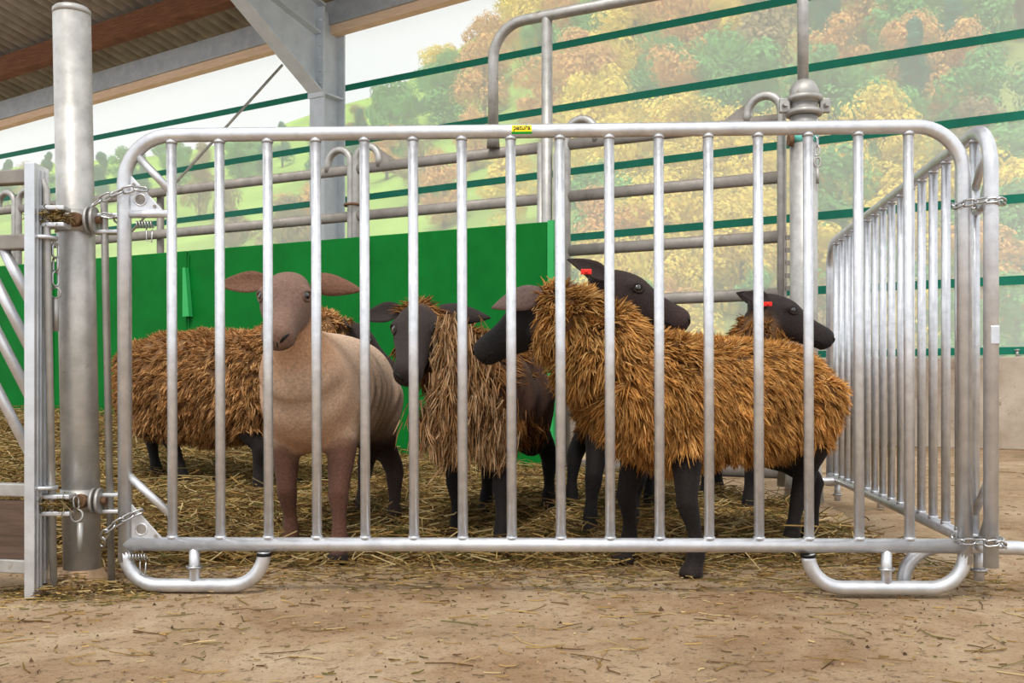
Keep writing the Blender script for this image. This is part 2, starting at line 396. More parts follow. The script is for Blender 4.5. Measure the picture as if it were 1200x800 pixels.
# ------------------------------------------------------------------ landscape outside
def terr(X, Y):
    u = np.clip(X/np.maximum(Y, 1), -.9, .9)
    zr = 165*np.interp(u, [-.9, -.5, -.25, -.12, -.05, .05, .25, .5, .9], [.17, .19, .22, .26, .30, .36, .50, .60, .62])
    tt = np.clip((Y-30)/135, 0, 1.35)
    return zr*tt**1.25-1.2+np.sin(X*.11)*np.cos(Y*.09)*.8*np.clip((Y-30)/40, 0, 1)
gx = np.linspace(-190, 190, 120); gy = np.concatenate([np.linspace(9, 60, 40), np.linspace(63, 215, 60)])
gy = gy[gy > 9]; XX, YY = np.meshgrid(gx, gy); XX = XX*(.12+YY/215)
ZZ = terr(XX, YY)
V = np.stack([XX, YY, ZZ], -1).reshape(-1, 3); idx = np.arange(XX.size).reshape(XX.shape)
# keep the ground outside the barn only
out = ((XX-WP.x)*WN.x+(YY-WP.y)*WN.y) < -.6
Q = np.stack([idx[:-1, :-1], idx[:-1, 1:], idx[1:, 1:], idx[1:, :-1]], -1).reshape(-1, 4); Q = Q[out.ravel()[Q].all(1)]
U = XX/YY; mead = 1/(1+np.exp((U-.03)*60)); nz = np.sin(XX*.35+np.sin(YY*.2)*2)*.5+.5
T = lin(.62, .76, .33)*(.85+.3*nz[..., None])*mead[..., None]+lin(.62, .66, .38)*(1-mead[..., None])
g = obj('hillside', numesh('hillside', V, Q, 'terrain', T.reshape(-1, 3)), None)
tag(g, 'green meadow hillside rising behind the barn', 'hill', kind='structure')
def tree_mesh(name, tint, tall, conif, seed):
    r = np.random.default_rng(seed); n = 4200
    # clumps
    nb = 22; cs = []
    for i in range(nb):
        h = r.uniform(.2, 1); w = (.55*(1-h)+.05) if conif else .46*math.sin(PI*min(max((h-.12)/.98, .03), .97))**.6
        a = r.uniform(0, 2*PI); cs.append((math.cos(a)*w*r.uniform(.2, .8), math.sin(a)*w*r.uniform(.2, .8), h, (.10+.12*(1-h)) if conif else r.uniform(.13, .23)))
    cs = np.array(cs); k = r.integers(0, nb, n); dv = r.normal(size=(n, 3)); dv /= np.linalg.norm(dv, axis=1)[:, None]
    rr = cs[k, 3][:, None]*r.uniform(.6, 1.05, (n, 1)); c = cs[k, :3]+dv*rr*np.array([1, 1, .8]); c *= np.array([1, 1, tall])
    x = np.cross(dv, r.normal(size=(n, 3))); x /= np.linalg.norm(x, axis=1)[:, None]; y = np.cross(dv, x); sz = r.uniform(.014, .03, (n, 1))
    V = np.stack([c-x*sz, c-y*sz*.8, c+x*sz, c+y*sz*.8], 1).reshape(-1, 3)
    Fq = np.arange(n*4).reshape(n, 4); tt = tint*1.25*np.repeat(r.uniform(.72, 1.25, (n, 1)), 4, 0)
    # trunk
    ang = np.arange(6)*PI/3; tv = np.concatenate([np.stack([np.cos(ang)*rad, np.sin(ang)*rad, np.full(6, z)], 1) for rad, z in ((.035, -.1), (.02, .7*tall))])
    tf = np.array([(j, (j+1) % 6, 6+(j+1) % 6, 6+j) for j in range(6)])+n*4
    V = np.concatenate([V, tv]); Fq = np.concatenate([Fq, tf]); tt = np.concatenate([tt, np.tile(lin(.4, .34, .28), (12, 1))])
    return numesh(name, V, Fq, 'leaves', tt, False)
kinds = {
 'yellow': (lin(.90, .82, .38), 'golden yellow autumn tree on the wooded hillside behind the net'),
 'orange': (lin(.86, .68, .42), 'orange brown autumn tree on the wooded hillside behind the net'),
 'green': (lin(.46, .68, .40), 'leafy green tree on the wooded hillside behind the net'),
 'conifer': (lin(.25, .52, .43), 'dark blue-green conifer on the wooded hillside behind the net'),
 'russet': (lin(.66, .58, .42), 'dull russet tree on the wooded hillside behind the net')}
tmesh = {k: [tree_mesh('autumn_tree', t_, 1.15 if k != 'conifer' else 1.7, k == 'conifer', 10*i+j) for j in range(2)] for i, (k, (t_, _)) in enumerate(kinds.items())}
rt = random.Random(11); placed = 0
def put_tree(X, Y, k, h):
    o = obj('autumn_tree' if k != 'conifer' else 'conifer_tree', rt.choice(tmesh[k]), None)
    o.location = (X, Y, float(terr(np.array(X), np.array(Y)))-.3); sc = h/1.15 if k != 'conifer' else h/1.7; o.scale = (sc*rt.uniform(.9, 1.2), sc*rt.uniform(.9, 1.2), sc); o.rotation_euler.z = rt.uniform(0, 6.28)
    tag(o, kinds[k][1], 'tree', kinds[k][0] is None or ('%s trees on the hillside' % k))
def pick(X, Y):
    n = math.sin(X*.09+1.3)+math.sin(Y*.13+X*.05)
    if X/Y < -.13: return rt.choice(['conifer', 'conifer', 'green', 'russet', 'conifer'])
    if n > .6: return rt.choice(['yellow', 'yellow', 'orange', 'green'])
    if n > -.5: return rt.choice(['green', 'orange', 'yellow', 'russet', 'green'])
    return rt.choice(['conifer', 'green', 'russet', 'conifer', 'orange'])
Y = 36.0
while Y < 172:
    hm_ = .105*Y if Y < 85 else 8.9; step = .66*hm_; far = Y > 126
    for u in np.arange(-.55 if far else .02, .60, step/Y):
        uu = u+rt.uniform(-.3, .3)*step/Y; y = Y*rt.uniform(.97, 1.03)
        if not (uu > .03 or (y > 128 and uu > -.2) or y > 140): continue
        if y > 150 and uu > .2: continue
        put_tree(uu*y, y, pick(uu*y, y), hm_*rt.uniform(.85, 1.2)*(.72 if uu < -.13 else 1))
    Y *= 1.105
for (u, y, k) in ((-.22, 78, 'russet'), (-.20, 84, 'orange'), (-.27, 90, 'russet'), (-.065, 82, 'orange'), (-.09, 95, 'russet'), (-.035, 100, 'orange'), (-.12, 118, 'orange'), (-.3, 120, 'russet'), (.0, 70, 'yellow')):
    put_tree(u*y, y, k, 6.0)

# ------------------------------------------------------------------ rear pen fence: green sheets, hurdles, portal, gate, post
def FL(px, z=0.0, off=0.0): return linept(FE0, FED, px, z, off, FEN)
RZ = (1.66, 1.41, 1.15, .90, .64, .38, .12)
def hurdle(name, label, pa, pb, hoop_a, hoop_b, rails, off=-.06, gusset=True):
    r = thing(name, label, 'fence panel', 'tube hurdles of the rear pen fence'); a, b = FL(pa, 0, off), FL(pb, 0, off); d = (b-a).normalized()
    for z in rails: MB().tube([a+ZV*z+d*.012, b+ZV*z-d*.012], .028, 10, flat=.55).build('rail', 'galv_rail', r)
    for q, s_, hp in ((a, 1, hoop_a), (b, -1, hoop_b)):
        if hp:
            pts = [q+ZV*.06, q+ZV*1.70]+arc(q+d*s_*.075+ZV*1.70, .075, PI, 0, d*s_, ZV, 10)[1:]+[q+d*s_*.15+ZV*1.66]
            MB().tube(pts, .02, 10).build('end_tube', 'galv_old', r)
            if gusset and hp == 2:
                e = q+d*s_*.15; MB().prism([e+ZV*1.66, e+ZV*1.76-d*s_*.01, e+d*s_*.13+ZV*1.67], FEN, .008).build('gusset_plate', 'galv_rail', r)
        else: MB().tube([q+ZV*.04, q+ZV*1.68], .02, 10).build('end_tube', 'galv_old', r)
    return based(r, a)
hurdle('tube_hurdle', 'old tubular hurdle with end hoops showing above the left green sheeting', 22, 411, 1, 1, RZ[:3])
hurdle('tube_hurdle', 'short run of tubular hurdle cut off by the left picture edge', -160, 17, 0, 1, RZ[:3])
hurdle('tube_hurdle', 'tubular hurdle with gusseted hoop above the green sheeting beside the tall frame', 417, 634, 2, 0, RZ[:3])
hurdle('tube_gate', 'grey tube gate with hooped ends between tall frame and round post', 664, 916, 1, 2, RZ)
# hinge strap with slots next to the gate's right tube
q = FL(926, 0, -.03); st = thing('slotted_latch_strip', 'dark slotted latch strip on the gate beside the round post', 'strip')
for i in range(9):
    z = .70+.055*i; MB().box(q+ZV*z, (.022, .004, .010), (FED, FEN, ZV)).build('rung', 'galv_rail', st)
for sx in (-.020, .020): MB().box(q+FED*sx+ZV*.92, (.005, .004, .24), (FED, FEN, ZV)).build('edge_bar', 'galv_rail', st)
based(st, q)
# ties between hurdle hoops
q = FL(414, 1.47, -.06); tag(MB().tube(arc(q, .045, 0, 2*PI, FED, FEN, 16)[:-1], .008, 6, closed=True).build('tie_ring', 'rust'), 'rusty tie ring holding two hooped hurdle ends together', 'ring')
# small stub behind barrier corner
tag(MB().tube([FL(188, 1.0, -.1), FL(188, 1.66, -.1)], .022).build('fence_stake', 'galv_rail'), 'old stake standing behind the green sheeting left of the bracing rod', 'stake')
# tall walk-through frame
tf = thing('walkthrough_frame', 'tall bent tube frame rising over the pen fence', 'frame')
a = FL(578, 0, -.03); b = FL(641, 0, -.03); c = FL(941, 0, 0); zt = 2.285; d = (b-a).normalized()
R = .17
m = MB(); m.tube([a+ZV*1.69, a+ZV*(zt-R)]+arc(a+d*R+ZV*(zt-R), R, PI, PI/2, d, ZV, 8)[1:]+[c-d*.16+ZV*zt], .026, 12); m.build('top_tube', 'galv_old', tf)
MB().tube([b, b+ZV*zt], .026, 12).build('upright', 'galv_old', tf)
MB().tube([a+ZV*1.68, a+ZV*1.76], [.033, .027], 12).build('collar', 'galv_rail', tf)
MB().tube([c+ZV*1.78, c+ZV*(zt-.16)]+arc(c-d*.16+ZV*(zt-.16), .16, 0, PI/2, d, ZV, 6)[1:], .024, 12).build('right_pole', 'galv_old', tf)
based(tf, b)
q = FL(655, 0, -.04)
tag(MB().beam(q, q+ZV*1.62, .05, .035, FEN).build('hinge_channel', 'galv_old', bevel=.003), 'narrow steel hinge channel upright between tall frame and gate', 'post')
# round fence post with clamp, cap, tape
rp = thing('round_fence_post', 'thick round steel fence post with clamp beside the tube gate', 'post'); c = FL(942)
MB().tube([c, c+ZV*1.70], .058, 24).build('tube', 'post_steel', rp)
MB().tube([c+ZV*1.70, c+ZV*1.76, c+ZV*1.79, c+ZV*1.80], [.061, .061, .045, .03], 24).build('cap', 'galv_old', rp)
for z in (1.66, 1.72):
    MB().tube(arc(c+ZV*z, .066, 0, 2*PI, (1, 0, 0), (0, 1, 0), 20)[:-1], .014, 8, closed=True).build('clamp_band', 'galv_old', rp)
for sx in (-1, 1):
    MB().box(c+Vector((sx*.085, -.01, 1.69)), (.022, .012, .03)).build('clamp_ear', 'galv_old', rp, .004)
    MB().tube([c+Vector((sx*.088, -.05, 1.69)), c+Vector((sx*.088, .03, 1.69))], .012, 6).build('clamp_bolt', 'galv_old', rp)
MB().tube([c+ZV*1.53, c+ZV*1.57], .0595, 24).build('tape_band', 'teal_tape', rp)
MB().tube([c+Vector((-.075, -.03, 1.54)), c+Vector((-.055, -.03, 1.54))], .028, 8).build('hinge_bolt', 'rust', rp)
MB().tube([c, c+ZV*.28], [.085, .062], 20).build('base_sleeve', 'post_steel', rp)
based(rp, c)

# green sheeting
gs = thing('green_sheeting', 'solid green sheet partition at the back of the pen', 'partition')
edges = [-170, 62, 221, 432, 643]
for e0, e1 in zip(edges[:-1], edges[1:]):
    p, q = FL(e0, .64, .03), FL(e1, .64, .03); dd = (q-p).normalized()
    MB().beam(p+dd*.004, q-dd*.004, .022, 1.28).build('sheet', 'green_panel', gs, .004)
p, q = FL(643, .64, .03), FL(650, .64, .03); MB().beam(p, q, .03, 1.29).build('edge_strip', 'green_edge', gs)
for e in edges[1:-1]:
    q = FL(e, 1.0, .044); 
    MB().box(q-ZV*.37, (.006, .003, .625), (FED, FEN, ZV)).build('seam_rib', 'green_panel', gs)
q = FL(216, 1.04, .06)
MB().prism([q+ZV*.14, q+ZV*.14+FED*-.02, q-ZV*.14-FED*.05, q-ZV*.14+FED*.0], FEN, .03).build('pull_bracket', 'green_edge', gs)
based(gs, FL(216))

# ------------------------------------------------------------------ crowd barriers
BL, ZT, ZB, RT_, RB_ = 1.96, 1.082, .116, .0165, .0118
def barrier(name, label, a, b, za, zb, flat_feet):
    a = Vector((a[0], a[1], za)); b = Vector((b[0], b[1], zb)); L = (b-a).length; d = (b-a).normalized()
    y = ZV.cross(d).normalized(); up = d.cross(y)
    mw = Matrix((d, y, up)).transposed().to_4x4(); mw.translation = a
    r = thing(name, label, 'barrier', 'galvanised crowd barriers', mw)
    X, Z = Vector((1, 0, 0)), ZV; R = .112
    pts = [(0, 0, .075), (0, 0, ZT-R)]+arc((R, 0, ZT-R), R, PI, PI/2, X, Z, 10)[1:]+[(L-R, 0, ZT)]+arc((L-R, 0, ZT-R), R, PI/2, 0, X, Z, 10)[1:]+[(L, 0, .075)]
    MB().tube(pts, RT_, 16).build('frame_tube', 'galv', r)
    MB().tube([(0, 0, ZB), (L, 0, ZB)], RT_, 16).build('bottom_rail', 'galv', r)
    x0, x1 = .1137*L/1.96, 1.834*L/1.96
    for i in range(16):
        x = x0+(x1-x0)*i/15
        br = MB().tube([(x, 0, ZB), (x, 0, ZT)], RB_, 12).build('bar', 'galv_bar', r)
    wb = MB()
    for i in range(16):
        x = x0+(x1-x0)*i/15
        for z in (ZB+.017, ZT-.017): wb.tube([(x, 0, z-.004), (x, 0, z+.003)] if z < .5 else [(x, 0, z-.003), (x, 0, z+.004)], .0135, 10)
    tag(wb.build('weld_beads', 'galv', r), 'small weld beads where the bars meet the rails', kind='stuff')
    # corner bracing at the x=0 end
    MB().tube([(.03, 0, ZT-.045), (x0, 0, ZT-.135)], .0095, 10).build('corner_strut', 'galv_bar', r)
    MB().tube([(.0, 0, ZT-.185), (x0, 0, ZT-.185)], .010, 10).build('corner_tie', 'galv_bar', r)
    MB().tube([(.0, 0, .285), (x0, 0, .182)], .0095, 10).build('corner_strut', 'galv_bar', r)
    for (zz, sgn) in ((ZT-.182, 1), (ZB+.005, 1)):
        me = MB(); poly = [(.014, 0, zz), (.098, 0, zz), (.014, 0, zz+.092)]
        pl = me.prism(poly, (0, 1, 0), .005).build('corner_plate', 'galv', r, .0015)
        MB().tube(arc((.040, -.003, zz+.030), .0135, 0, 2*PI, X, Z, 16)[:-1], .0022, 6, closed=True).build('hole_rim', 'galv_bar', pl)
        MB().tube([(.040, -.0045, zz+.030), (.040, -.0025, zz+.030)], .012, 14).build('hole', 'galv_rail', pl)
        for hx, hz in ((.024, .066), (.074, .014)):
            MB().tube([(hx, -.0045, zz+hz), (hx, -.0025, zz+hz)], .0042, 8).build('small_hole', 'galv_rail', pl)
    # feet
    for fx0, fx1 in ((0, .332), (L-.358, L)):
        if flat_feet:
            R2 = .078; zb_ = RT_+.002
            p = [(fx0, 0, .092), (fx0, 0, zb_+R2)]+arc((fx0+R2, 0, zb_+R2), R2, PI, 1.5*PI, X, Z, 8)[1:]+arc((fx1-R2, 0, zb_+R2), R2, 1.5*PI, 2*PI, X, Z, 8)+[(fx1, 0, .098)]
            ft = MB().tube(p, RT_, 14).build('foot', 'galv', r)
            xm = (fx0+fx1)/2
            MB().tube([(xm, 0, .02), (xm, 0, ZB)], .0125, 12).build('stub', 'galv_bar', ft)
            MB().tube(arc((xm, 0, .062), .0165, 0, 2*PI, X, (0, 1, 0), 14)[:-1], .004, 6, closed=True).build('spring_clip', 'chain', ft)
            xx = fx1 if fx0 == 0 else fx0
            for xc in (xx,): MB().tube([(xc, 0, .088), (xc, 0, .096)], RT_+.0008, 14).build('sleeve_ring', 'black', ft)
        else:
            xm = .085 if fx0 == 0 else L-.16; zt_ = .088; w_ = .17; R2 = .085; Yv = Vector((0, 1, 0))
            p = [(xm, -w_, .004), (xm, -w_, zt_-R2+.02)]+arc((xm, -w_+R2, zt_-R2+.02), R2, PI, PI/2, Yv, Z, 8)[1:]+arc((xm, w_-R2, zt_-R2+.02), R2, PI/2, 0, Yv, Z, 8)+[(xm, w_, .004)]
            ft = MB().tube(p, RT_, 14).build('arch_foot', 'galv', r)
            MB().tube([(xm, 0, .03), (xm, 0, ZB)], .0125, 12).build('stub', 'galv_bar', ft)
            MB().tube(arc((xm, 0, .055), .0165, 0, 2*PI, X, Yv, 14)[:-1], .004, 6, closed=True).build('spring_clip', 'chain', ft)
    return r, mw
BA, BB = (-.916, 2.471), (1.043, 2.400)
br1, bm1 = barrier('crowd_barrier', 'galvanised crowd barrier across the front of the sheep pen', BA, BB, 0.0, .006, True)
br2, bm2 = barrier('crowd_barrier', 'galvanised crowd barrier receding along the right side of the pen', (1.084, 2.36), (1.327, 4.35), .004, .006, False)
# sticker with lettering on the front barrier's top rail
x = (620-147)/983*1.96; st_ = MB(); R = RT_+.0007; V = []; W_ = .0235
for i in range(9):
    a_ = -.62+1.30*i/8
    for sx in (-W_, W_): V.append((x+sx, -R*math.cos(a_), ZT+R*math.sin(a_)))
lo = [(2*i, 2*i+1, 2*i+3, 2*i+2) for i in range(8)]
sk = MB().add(V, lo[2:], True).build('sticker', 'yellow_sticker', br1)
MB().add(V, lo[:2], True).build('sticker_stripe', 'sticker_green', sk)
cu = bpy.data.curves.new('lettering', 'FONT'); cu.body = 'patura'; cu.size = .0155; cu.align_x = 'CENTER'; cu.extrude = .0002; cu.offset = .0003
to = bpy.data.objects.new('tmp_text', cu); COL.objects.link(to); bpy.context.view_layer.update()
tm = bpy.data.meshes.new_from_object(to.evaluated_get(bpy.context.evaluated_depsgraph_get())); bpy.data.objects.remove(to)
nv = len(tm.vertices); co = np.empty(nv*3); tm.vertices.foreach_get('co', co); co = co.reshape(-1, 3)
hgt = co[:, 1]-.0005; ang = hgt/RT_*1.0+.0
out = np.stack([x+co[:, 0], -(R+.0004+co[:, 2])*np.cos(ang), ZT+(R+.0004)*np.sin(ang)], 1)
tm.vertices.foreach_set('co', out.ravel().astype(np.float32)); tm.update(); tm.materials.clear()
obj('lettering', tm, 'ink', sk)
lf = [(x+.0075, 0, .0098), (x+.0095, 0, .0118), (x+.0125, 0, .0118), (x+.0115, 0, .0095), (x+.0095, 0, .0088)]
MB().prism([(p[0], -R*math.cos(p[2]/RT_)-.0008, ZT+RT_*math.sin(p[2]/RT_)) for p in lf], (0, 1, 0), .001).build('leaf_mark', 'sticker_green', sk)
# barcode label on the side barrier's near upright
MB().box((0, -.004, .60), (RT_+.001, .010, .022)).build('barcode_label', 'alu', br2, .003)

# ------------------------------------------------------------------ chains
link_me = {}
def link_mesh(l, w, r):
    k = (l, w, r)
    if k not in link_me:
        h = l/2-w/2; X, Y = Vector((1, 0, 0)), Vector((0, 1, 0))
        pts = arc((h, 0, 0), w/2, -PI/2, PI/2, X, Y, 7)+arc((-h, 0, 0), w/2, PI/2, 1.5*PI, X, Y, 7)
        me = MB().tube(pts, r, 8, closed=True).mesh('link'); me.materials.append(M['chain']); link_me[k] = me
    return link_me[k]
def chain(label, pts, l=.030, w=.016, r=.0027, closed=False):
    pts = [Vector(p) for p in pts]; root = thing('chain', label, 'chain'); root.location = pts[0]
    seg = [(pts[i+1]-pts[i]).length for i in range(len(pts)-1)]; tot = sum(seg); pitch = l-2*r*1.05; n = max(1, int(tot/pitch))
    def at(s_):
        for i, L in enumerate(seg):
            if s_ <= L or i == len(seg)-1: return pts[i].lerp(pts[i+1], min(1, s_/L))
            s_ -= L
    for i in range(n):
        a_, b_ = at(i*tot/n), at((i+1)*tot/n); d = (b_-a_).normalized(); c = (a_+b_)/2
        ux = ZV if abs(d.z) < .8 else Vector((1, .3, 0)); sd = d.cross(ux).normalized(); u2 = sd.cross(d)
        if i % 2: yv, zv = sd, u2
        else: yv, zv = (sd+u2).normalized(), (u2-sd).normalized()
        yv, zv = ((sd+u2).normalized(), (u2-sd).normalized()) if i % 2 else ((sd-u2).normalized(), (u2+sd).normalized())
        o = obj('link', link_mesh(l, w, r), None, root); mm = Matrix((d, yv, d.cross(yv))).transposed().to_4x4(); mm.translation = c-root.location; o.matrix_local = mm
    return root
def ring_pts(cs, r, z, tilt=.0, n=28):
    """loop round two uprights (cs: two centres)"""
    c0, c1 = Vector((*cs[0], 0)), Vector((*cs[1], 0)); d = (c1-c0).normalized(); s_ = Vector((-d.y, d.x, 0))
    pts = arc(c1, r, -PI/2, PI/2, d, s_, 8)+arc(c0, r, PI/2, 1.5*PI, d, s_, 8); pts.append(pts[0])
    return [p+ZV*(z+tilt*math.sin(i*1.1)) for i, p in enumerate(pts)]
chain('steel chain tying the two barriers together at their upper corner', ring_pts((BB, (1.084, 2.36)), .026, .905, .004))
chain('steel chain tying the two barriers together at their lower corner', ring_pts((BB, (1.084, 2.36)), .028, .135, .006))

# ------------------------------------------------------------------ left: round post, gate panel, hinges
PB = Vector((Xp(97, 2.52), 2.52, 0)); PT = Vector((Xp(84, 2.52), 2.52, Zp(12, 2.52)))
lp = thing('round_steel_post', 'tall round galvanised steel post at the left corner of the pen', 'post')
MB().tube([PB-ZV*.0, PB.lerp(PT, .5), PT], .0435, 28).build('tube', 'post_steel', lp)
MB().tube([PT-ZV*.012, PT, PT+ZV*.006], [.0440, .0440, .038], 28).build('cap', 'galv_old', lp)
MB().tube([PB+ZV*.004, PB+ZV*.02, PB+ZV*.05], [.075, .062, .045], 24).build('base_collar', 'dry_mud', lp)
def onpost(z): return PB.lerp(PT, z/PT.z)
for zc in (Zp(259, 2.5), Zp(586, 2.5)):
    c = onpost(zc)
    MB().tube([c-ZV*.026, c+ZV*.026], .047, 28).build('clamp_band', 'galv_old', lp)
    MB().tube([c+Vector((.014, -.052, 0)), c+Vector((.014, -.03, 0))], [.016, .022], 14).build('clamp_boss', 'rust', lp)
    for k, sx in enumerate((.042, .056)):
        w_ = c+Vector((sx, -.035, 0)); MB().tube([w_, w_+Vector((.007, 0, 0))], .031, 18).build('washer', 'galv_old', lp)
    MB().tube([c+Vector((.03, -.035, 0)), c+Vector((.075, -.035, 0))], .009, 8).build('clamp_bolt', 'rust', lp)
    for dz in (-.022, .017):
        MB().box(c+Vector((.085, -.015, dz-.004)), (.036, .016, .005)).build('right_hinge_plate', 'galv', lp, .003)
        MB().box(c+Vector((-.028, -.088, dz)), (.046, .022, .0055)).build('left_hinge_plate', 'galv', lp, .003)
# packed hay caught in the clamps
based(lp, PB)
for zc, nm in ((Zp(259, 2.5), 'upper'), (Zp(586, 2.5), 'lower')):
    c = onpost(zc)+Vector((-.022, -.092, -.003)); n = 320
    pos = np.array(c)[None]+RNG.normal(0, 1, (n, 3))*np.array([.018, .011, .008])
    hz_ = RNG.integers(0, 2, n); straws('hay_wisp', pos, RNG.uniform(0, 2*PI, n), np.where(RNG.random(n) < .12, -1.2, RNG.normal(0, .6, n)), RNG.uniform(.015, .05, n), RNG.uniform(.0006, .0012, n), straw_tints(n)*.8, 'brown hay caught in the %s hinge of the left post' % nm)
# hinge rods
y_ = 2.47
rod1 = thing('hinge_rod', 'long hooked hinge rod standing along the left gate upright', 'rod')
b0 = Vector((Xp(63, 2.42), 2.42, .004)); b1 = Vector((Xp(54, 2.42), 2.42, Zp(222, 2.42)))
MB().tube([b0, b1]+[b1+Vector((-.008, 0, .02)), b1+Vector((-.03, 0, .028)), b1+Vector((-.055, 0, .028))], .0085, 10).build('shaft', 'galv_old', rod1)
for py_ in (279, 571): 
    q = Vector((Xp(52, 2.42), 2.42, Zp(py_, 2.42))); MB().tube([q-ZV*.004, q+ZV*.004], .03, 14, flat=1).build('eyelet', 'galv', rod1)
based(rod1, b0)
b0 = Vector((Xp(131, 2.5), 2.5, .004)); b1 = Vector((Xp(122, 2.5), 2.5, Zp(238, 2.5)))
tag(MB().tube([b0, b1]+[b1+Vector((.004, 0, .014)), b1+Vector((.022, 0, .022)), b1+Vector((.04, 0, .022))], .0085, 10).build('hinge_rod', 'galv_old'), 'long hooked hinge rod between round post and front barrier', 'rod')
# gate panel with diagonal tubes
gp = thing('feed_gate', 'left feed gate with diagonal tubes and brown lower board', 'gate')
gY = 2.38; gx0 = Xp(28, gY); gz = Zp(191, gY)
up = MB(); up.box((gx0+.012, gY+.0375, gz/2+.002), (.012, .0375, gz/2)); up.build('upright', 'alu', gp, .002)
for dy in (.018, .034, .055): MB().box((gx0+.0245, gY+dy, gz/2), (.0015, .0022, gz/2-.01)).build('profile_rib', 'alu', gp)
GD = Vector((-.97, .24, 0))
def gate_pt(d_, z): return Vector((gx0, gY+.03, 0))+GD*d_+ZV*z
for py_, h_ in ((205, .032), (282, .034), (575, .030), (665, .032)):
    z = Zp(py_, gY+.01); MB().beam(gate_pt(0, z), gate_pt(.55, z), .03, h_).build('rail', 'galv_rail' if py_ < 400 else 'galv_old', gp, .003)
MB().beam(gate_pt(.004, (Zp(590, gY)+Zp(655, gY))/2), gate_pt(.55, (Zp(590, gY)+Zp(655, gY))/2), .02, .135).build('board', 'board_brown', gp)
for i, py_ in enumerate((352, 408, 464, 531)):
    z = Zp(py_, gY+.03); e = gate_pt(.0, z); MB().tube([e, gate_pt(.24, z+.40)] if z+.40 < .84 else [e, gate_pt(.24*(.83-z)/.40, .83)], .0125, 12).build('diagonal_tube', 'galv', gp)
based(gp, (gx0, gY, 0))
# hanging pins on chains
c = Vector((Xp(65, 2.44), 2.44, 0))
chain('short chain with a locking pin hanging left of the round post', [c+ZV*Zp(285, 2.44), c+ZV*Zp(335, 2.44)], .034, .016, .0028)
MBp = MB().tube(arc(c+ZV*Zp(343, 2.44), .012, 0, 2*PI, (1, 0, 0), ZV, 14)[:-1], .0025, 6, closed=True).tube([c+ZV*Zp(350, 2.44), c+ZV*Zp(388, 2.44)], .0075, 10)
tag(MBp.build('locking_pin', 'galv_old'), 'ringed locking pin hanging from a chain under the upper left hinge', 'pin')
c = Vector((Xp(92, 2.44), 2.44, 0))
MBp = MB().tube(arc(c+ZV*Zp(604, 2.44)+Vector((-.004, 0, 0)), .014, 0, 2*PI, (1, 0, 0), Vector((0, .2, 1)), 14)[:-1], .003, 6, closed=True).tube([c+Vector((.004, 0, Zp(612, 2.44))), c+Vector((.004, 0, Zp(648, 2.44)))], .007, 10)
tag(MBp.build('locking_pin', 'galv_old'), 'ringed locking pin hanging in front of the lower post hinge', 'pin')
chain('bit of chain dangling from the lower post hinge', [c+Vector((-.008, 0, Zp(578, 2.44))), c+Vector((-.004, 0, Zp(600, 2.44)))], .03, .014, .0028)
A = Vector((BA[0], BA[1], 0))
def off(p, dx, dy, z): return Vector((p.x+dx, p.y+dy, z))
chain('slack chain from post hinge to upper left barrier corner', [off(A, -.075, -.01, Zp(241, 2.46)), off(A, -.045, -.02, Zp(233, 2.46)), off(A, -.01, -.025, Zp(226, 2.46)), off(A, .03, -.02, Zp(221, 2.46)), off(A, .055, -.01, Zp(222, 2.46))])
chain('second slack chain at the upper left barrier hinge', [off(A, -.06, .0, Zp(250, 2.46)), off(A, -.03, .0, Zp(252, 2.46)), off(A, -.006, .02, Zp(262, 2.46))])
chain('chain wound round the lower left barrier corner', [off(A, -.055, .0, Zp(640, 2.46)), off(A, -.045, -.02, Zp(625, 2.46)), off(A, -.012, -.026, Zp(612, 2.46)), off(A, .02, -.026, Zp(603, 2.46)), off(A, .045, -.012, Zp(598, 2.46))])
def spring(label, c, nturn, r, wdt):
    c = Vector(c); n = nturn*10
    m = MB().tube([c+Vector((wdt*(i/n-.5), r*math.cos(i*2*PI/10), r*math.sin(i*2*PI/10))) for i in range(n+1)], .0016, 6)
    m.tube([c+Vector((wdt*.1, 0, -r)), c+Vector((wdt*.1, 0, -r-.03)), c+Vector((wdt*.1+.012, 0, -r-.034)), c+Vector((wdt*.1+.014, 0, -r-.004))], .0016, 6)
    return tag(m.build('coil_spring', 'chain'), label, 'spring')
spring('small coil spring under the upper left barrier plate', off(A, .05, -.012, Zp(263, 2.46)), 6, .008, .04)
spring('small coil spring under the lower left barrier corner', off(A, .035, -.012, Zp(652, 2.46)), 6, .008, .04)
c = FL(958, 0, .03)
chain('thin chain hanging beside the round fence post clamp', [c+ZV*Zp(140, c.y), c+ZV*Zp(182, c.y)], .04, .018, .003)
tag(MB().tube(arc(c+ZV*Zp(190, c.y), .02, 0, 2*PI, (.7, 0, 0), ZV, 12)[:-1], .004, 6, closed=True).tube([c+ZV*Zp(196, c.y), c+ZV*Zp(215, c.y)], .007, 8).build('locking_pin', 'galv_old'), 'ringed locking pin hanging on the thin chain beside the round fence post', 'pin')

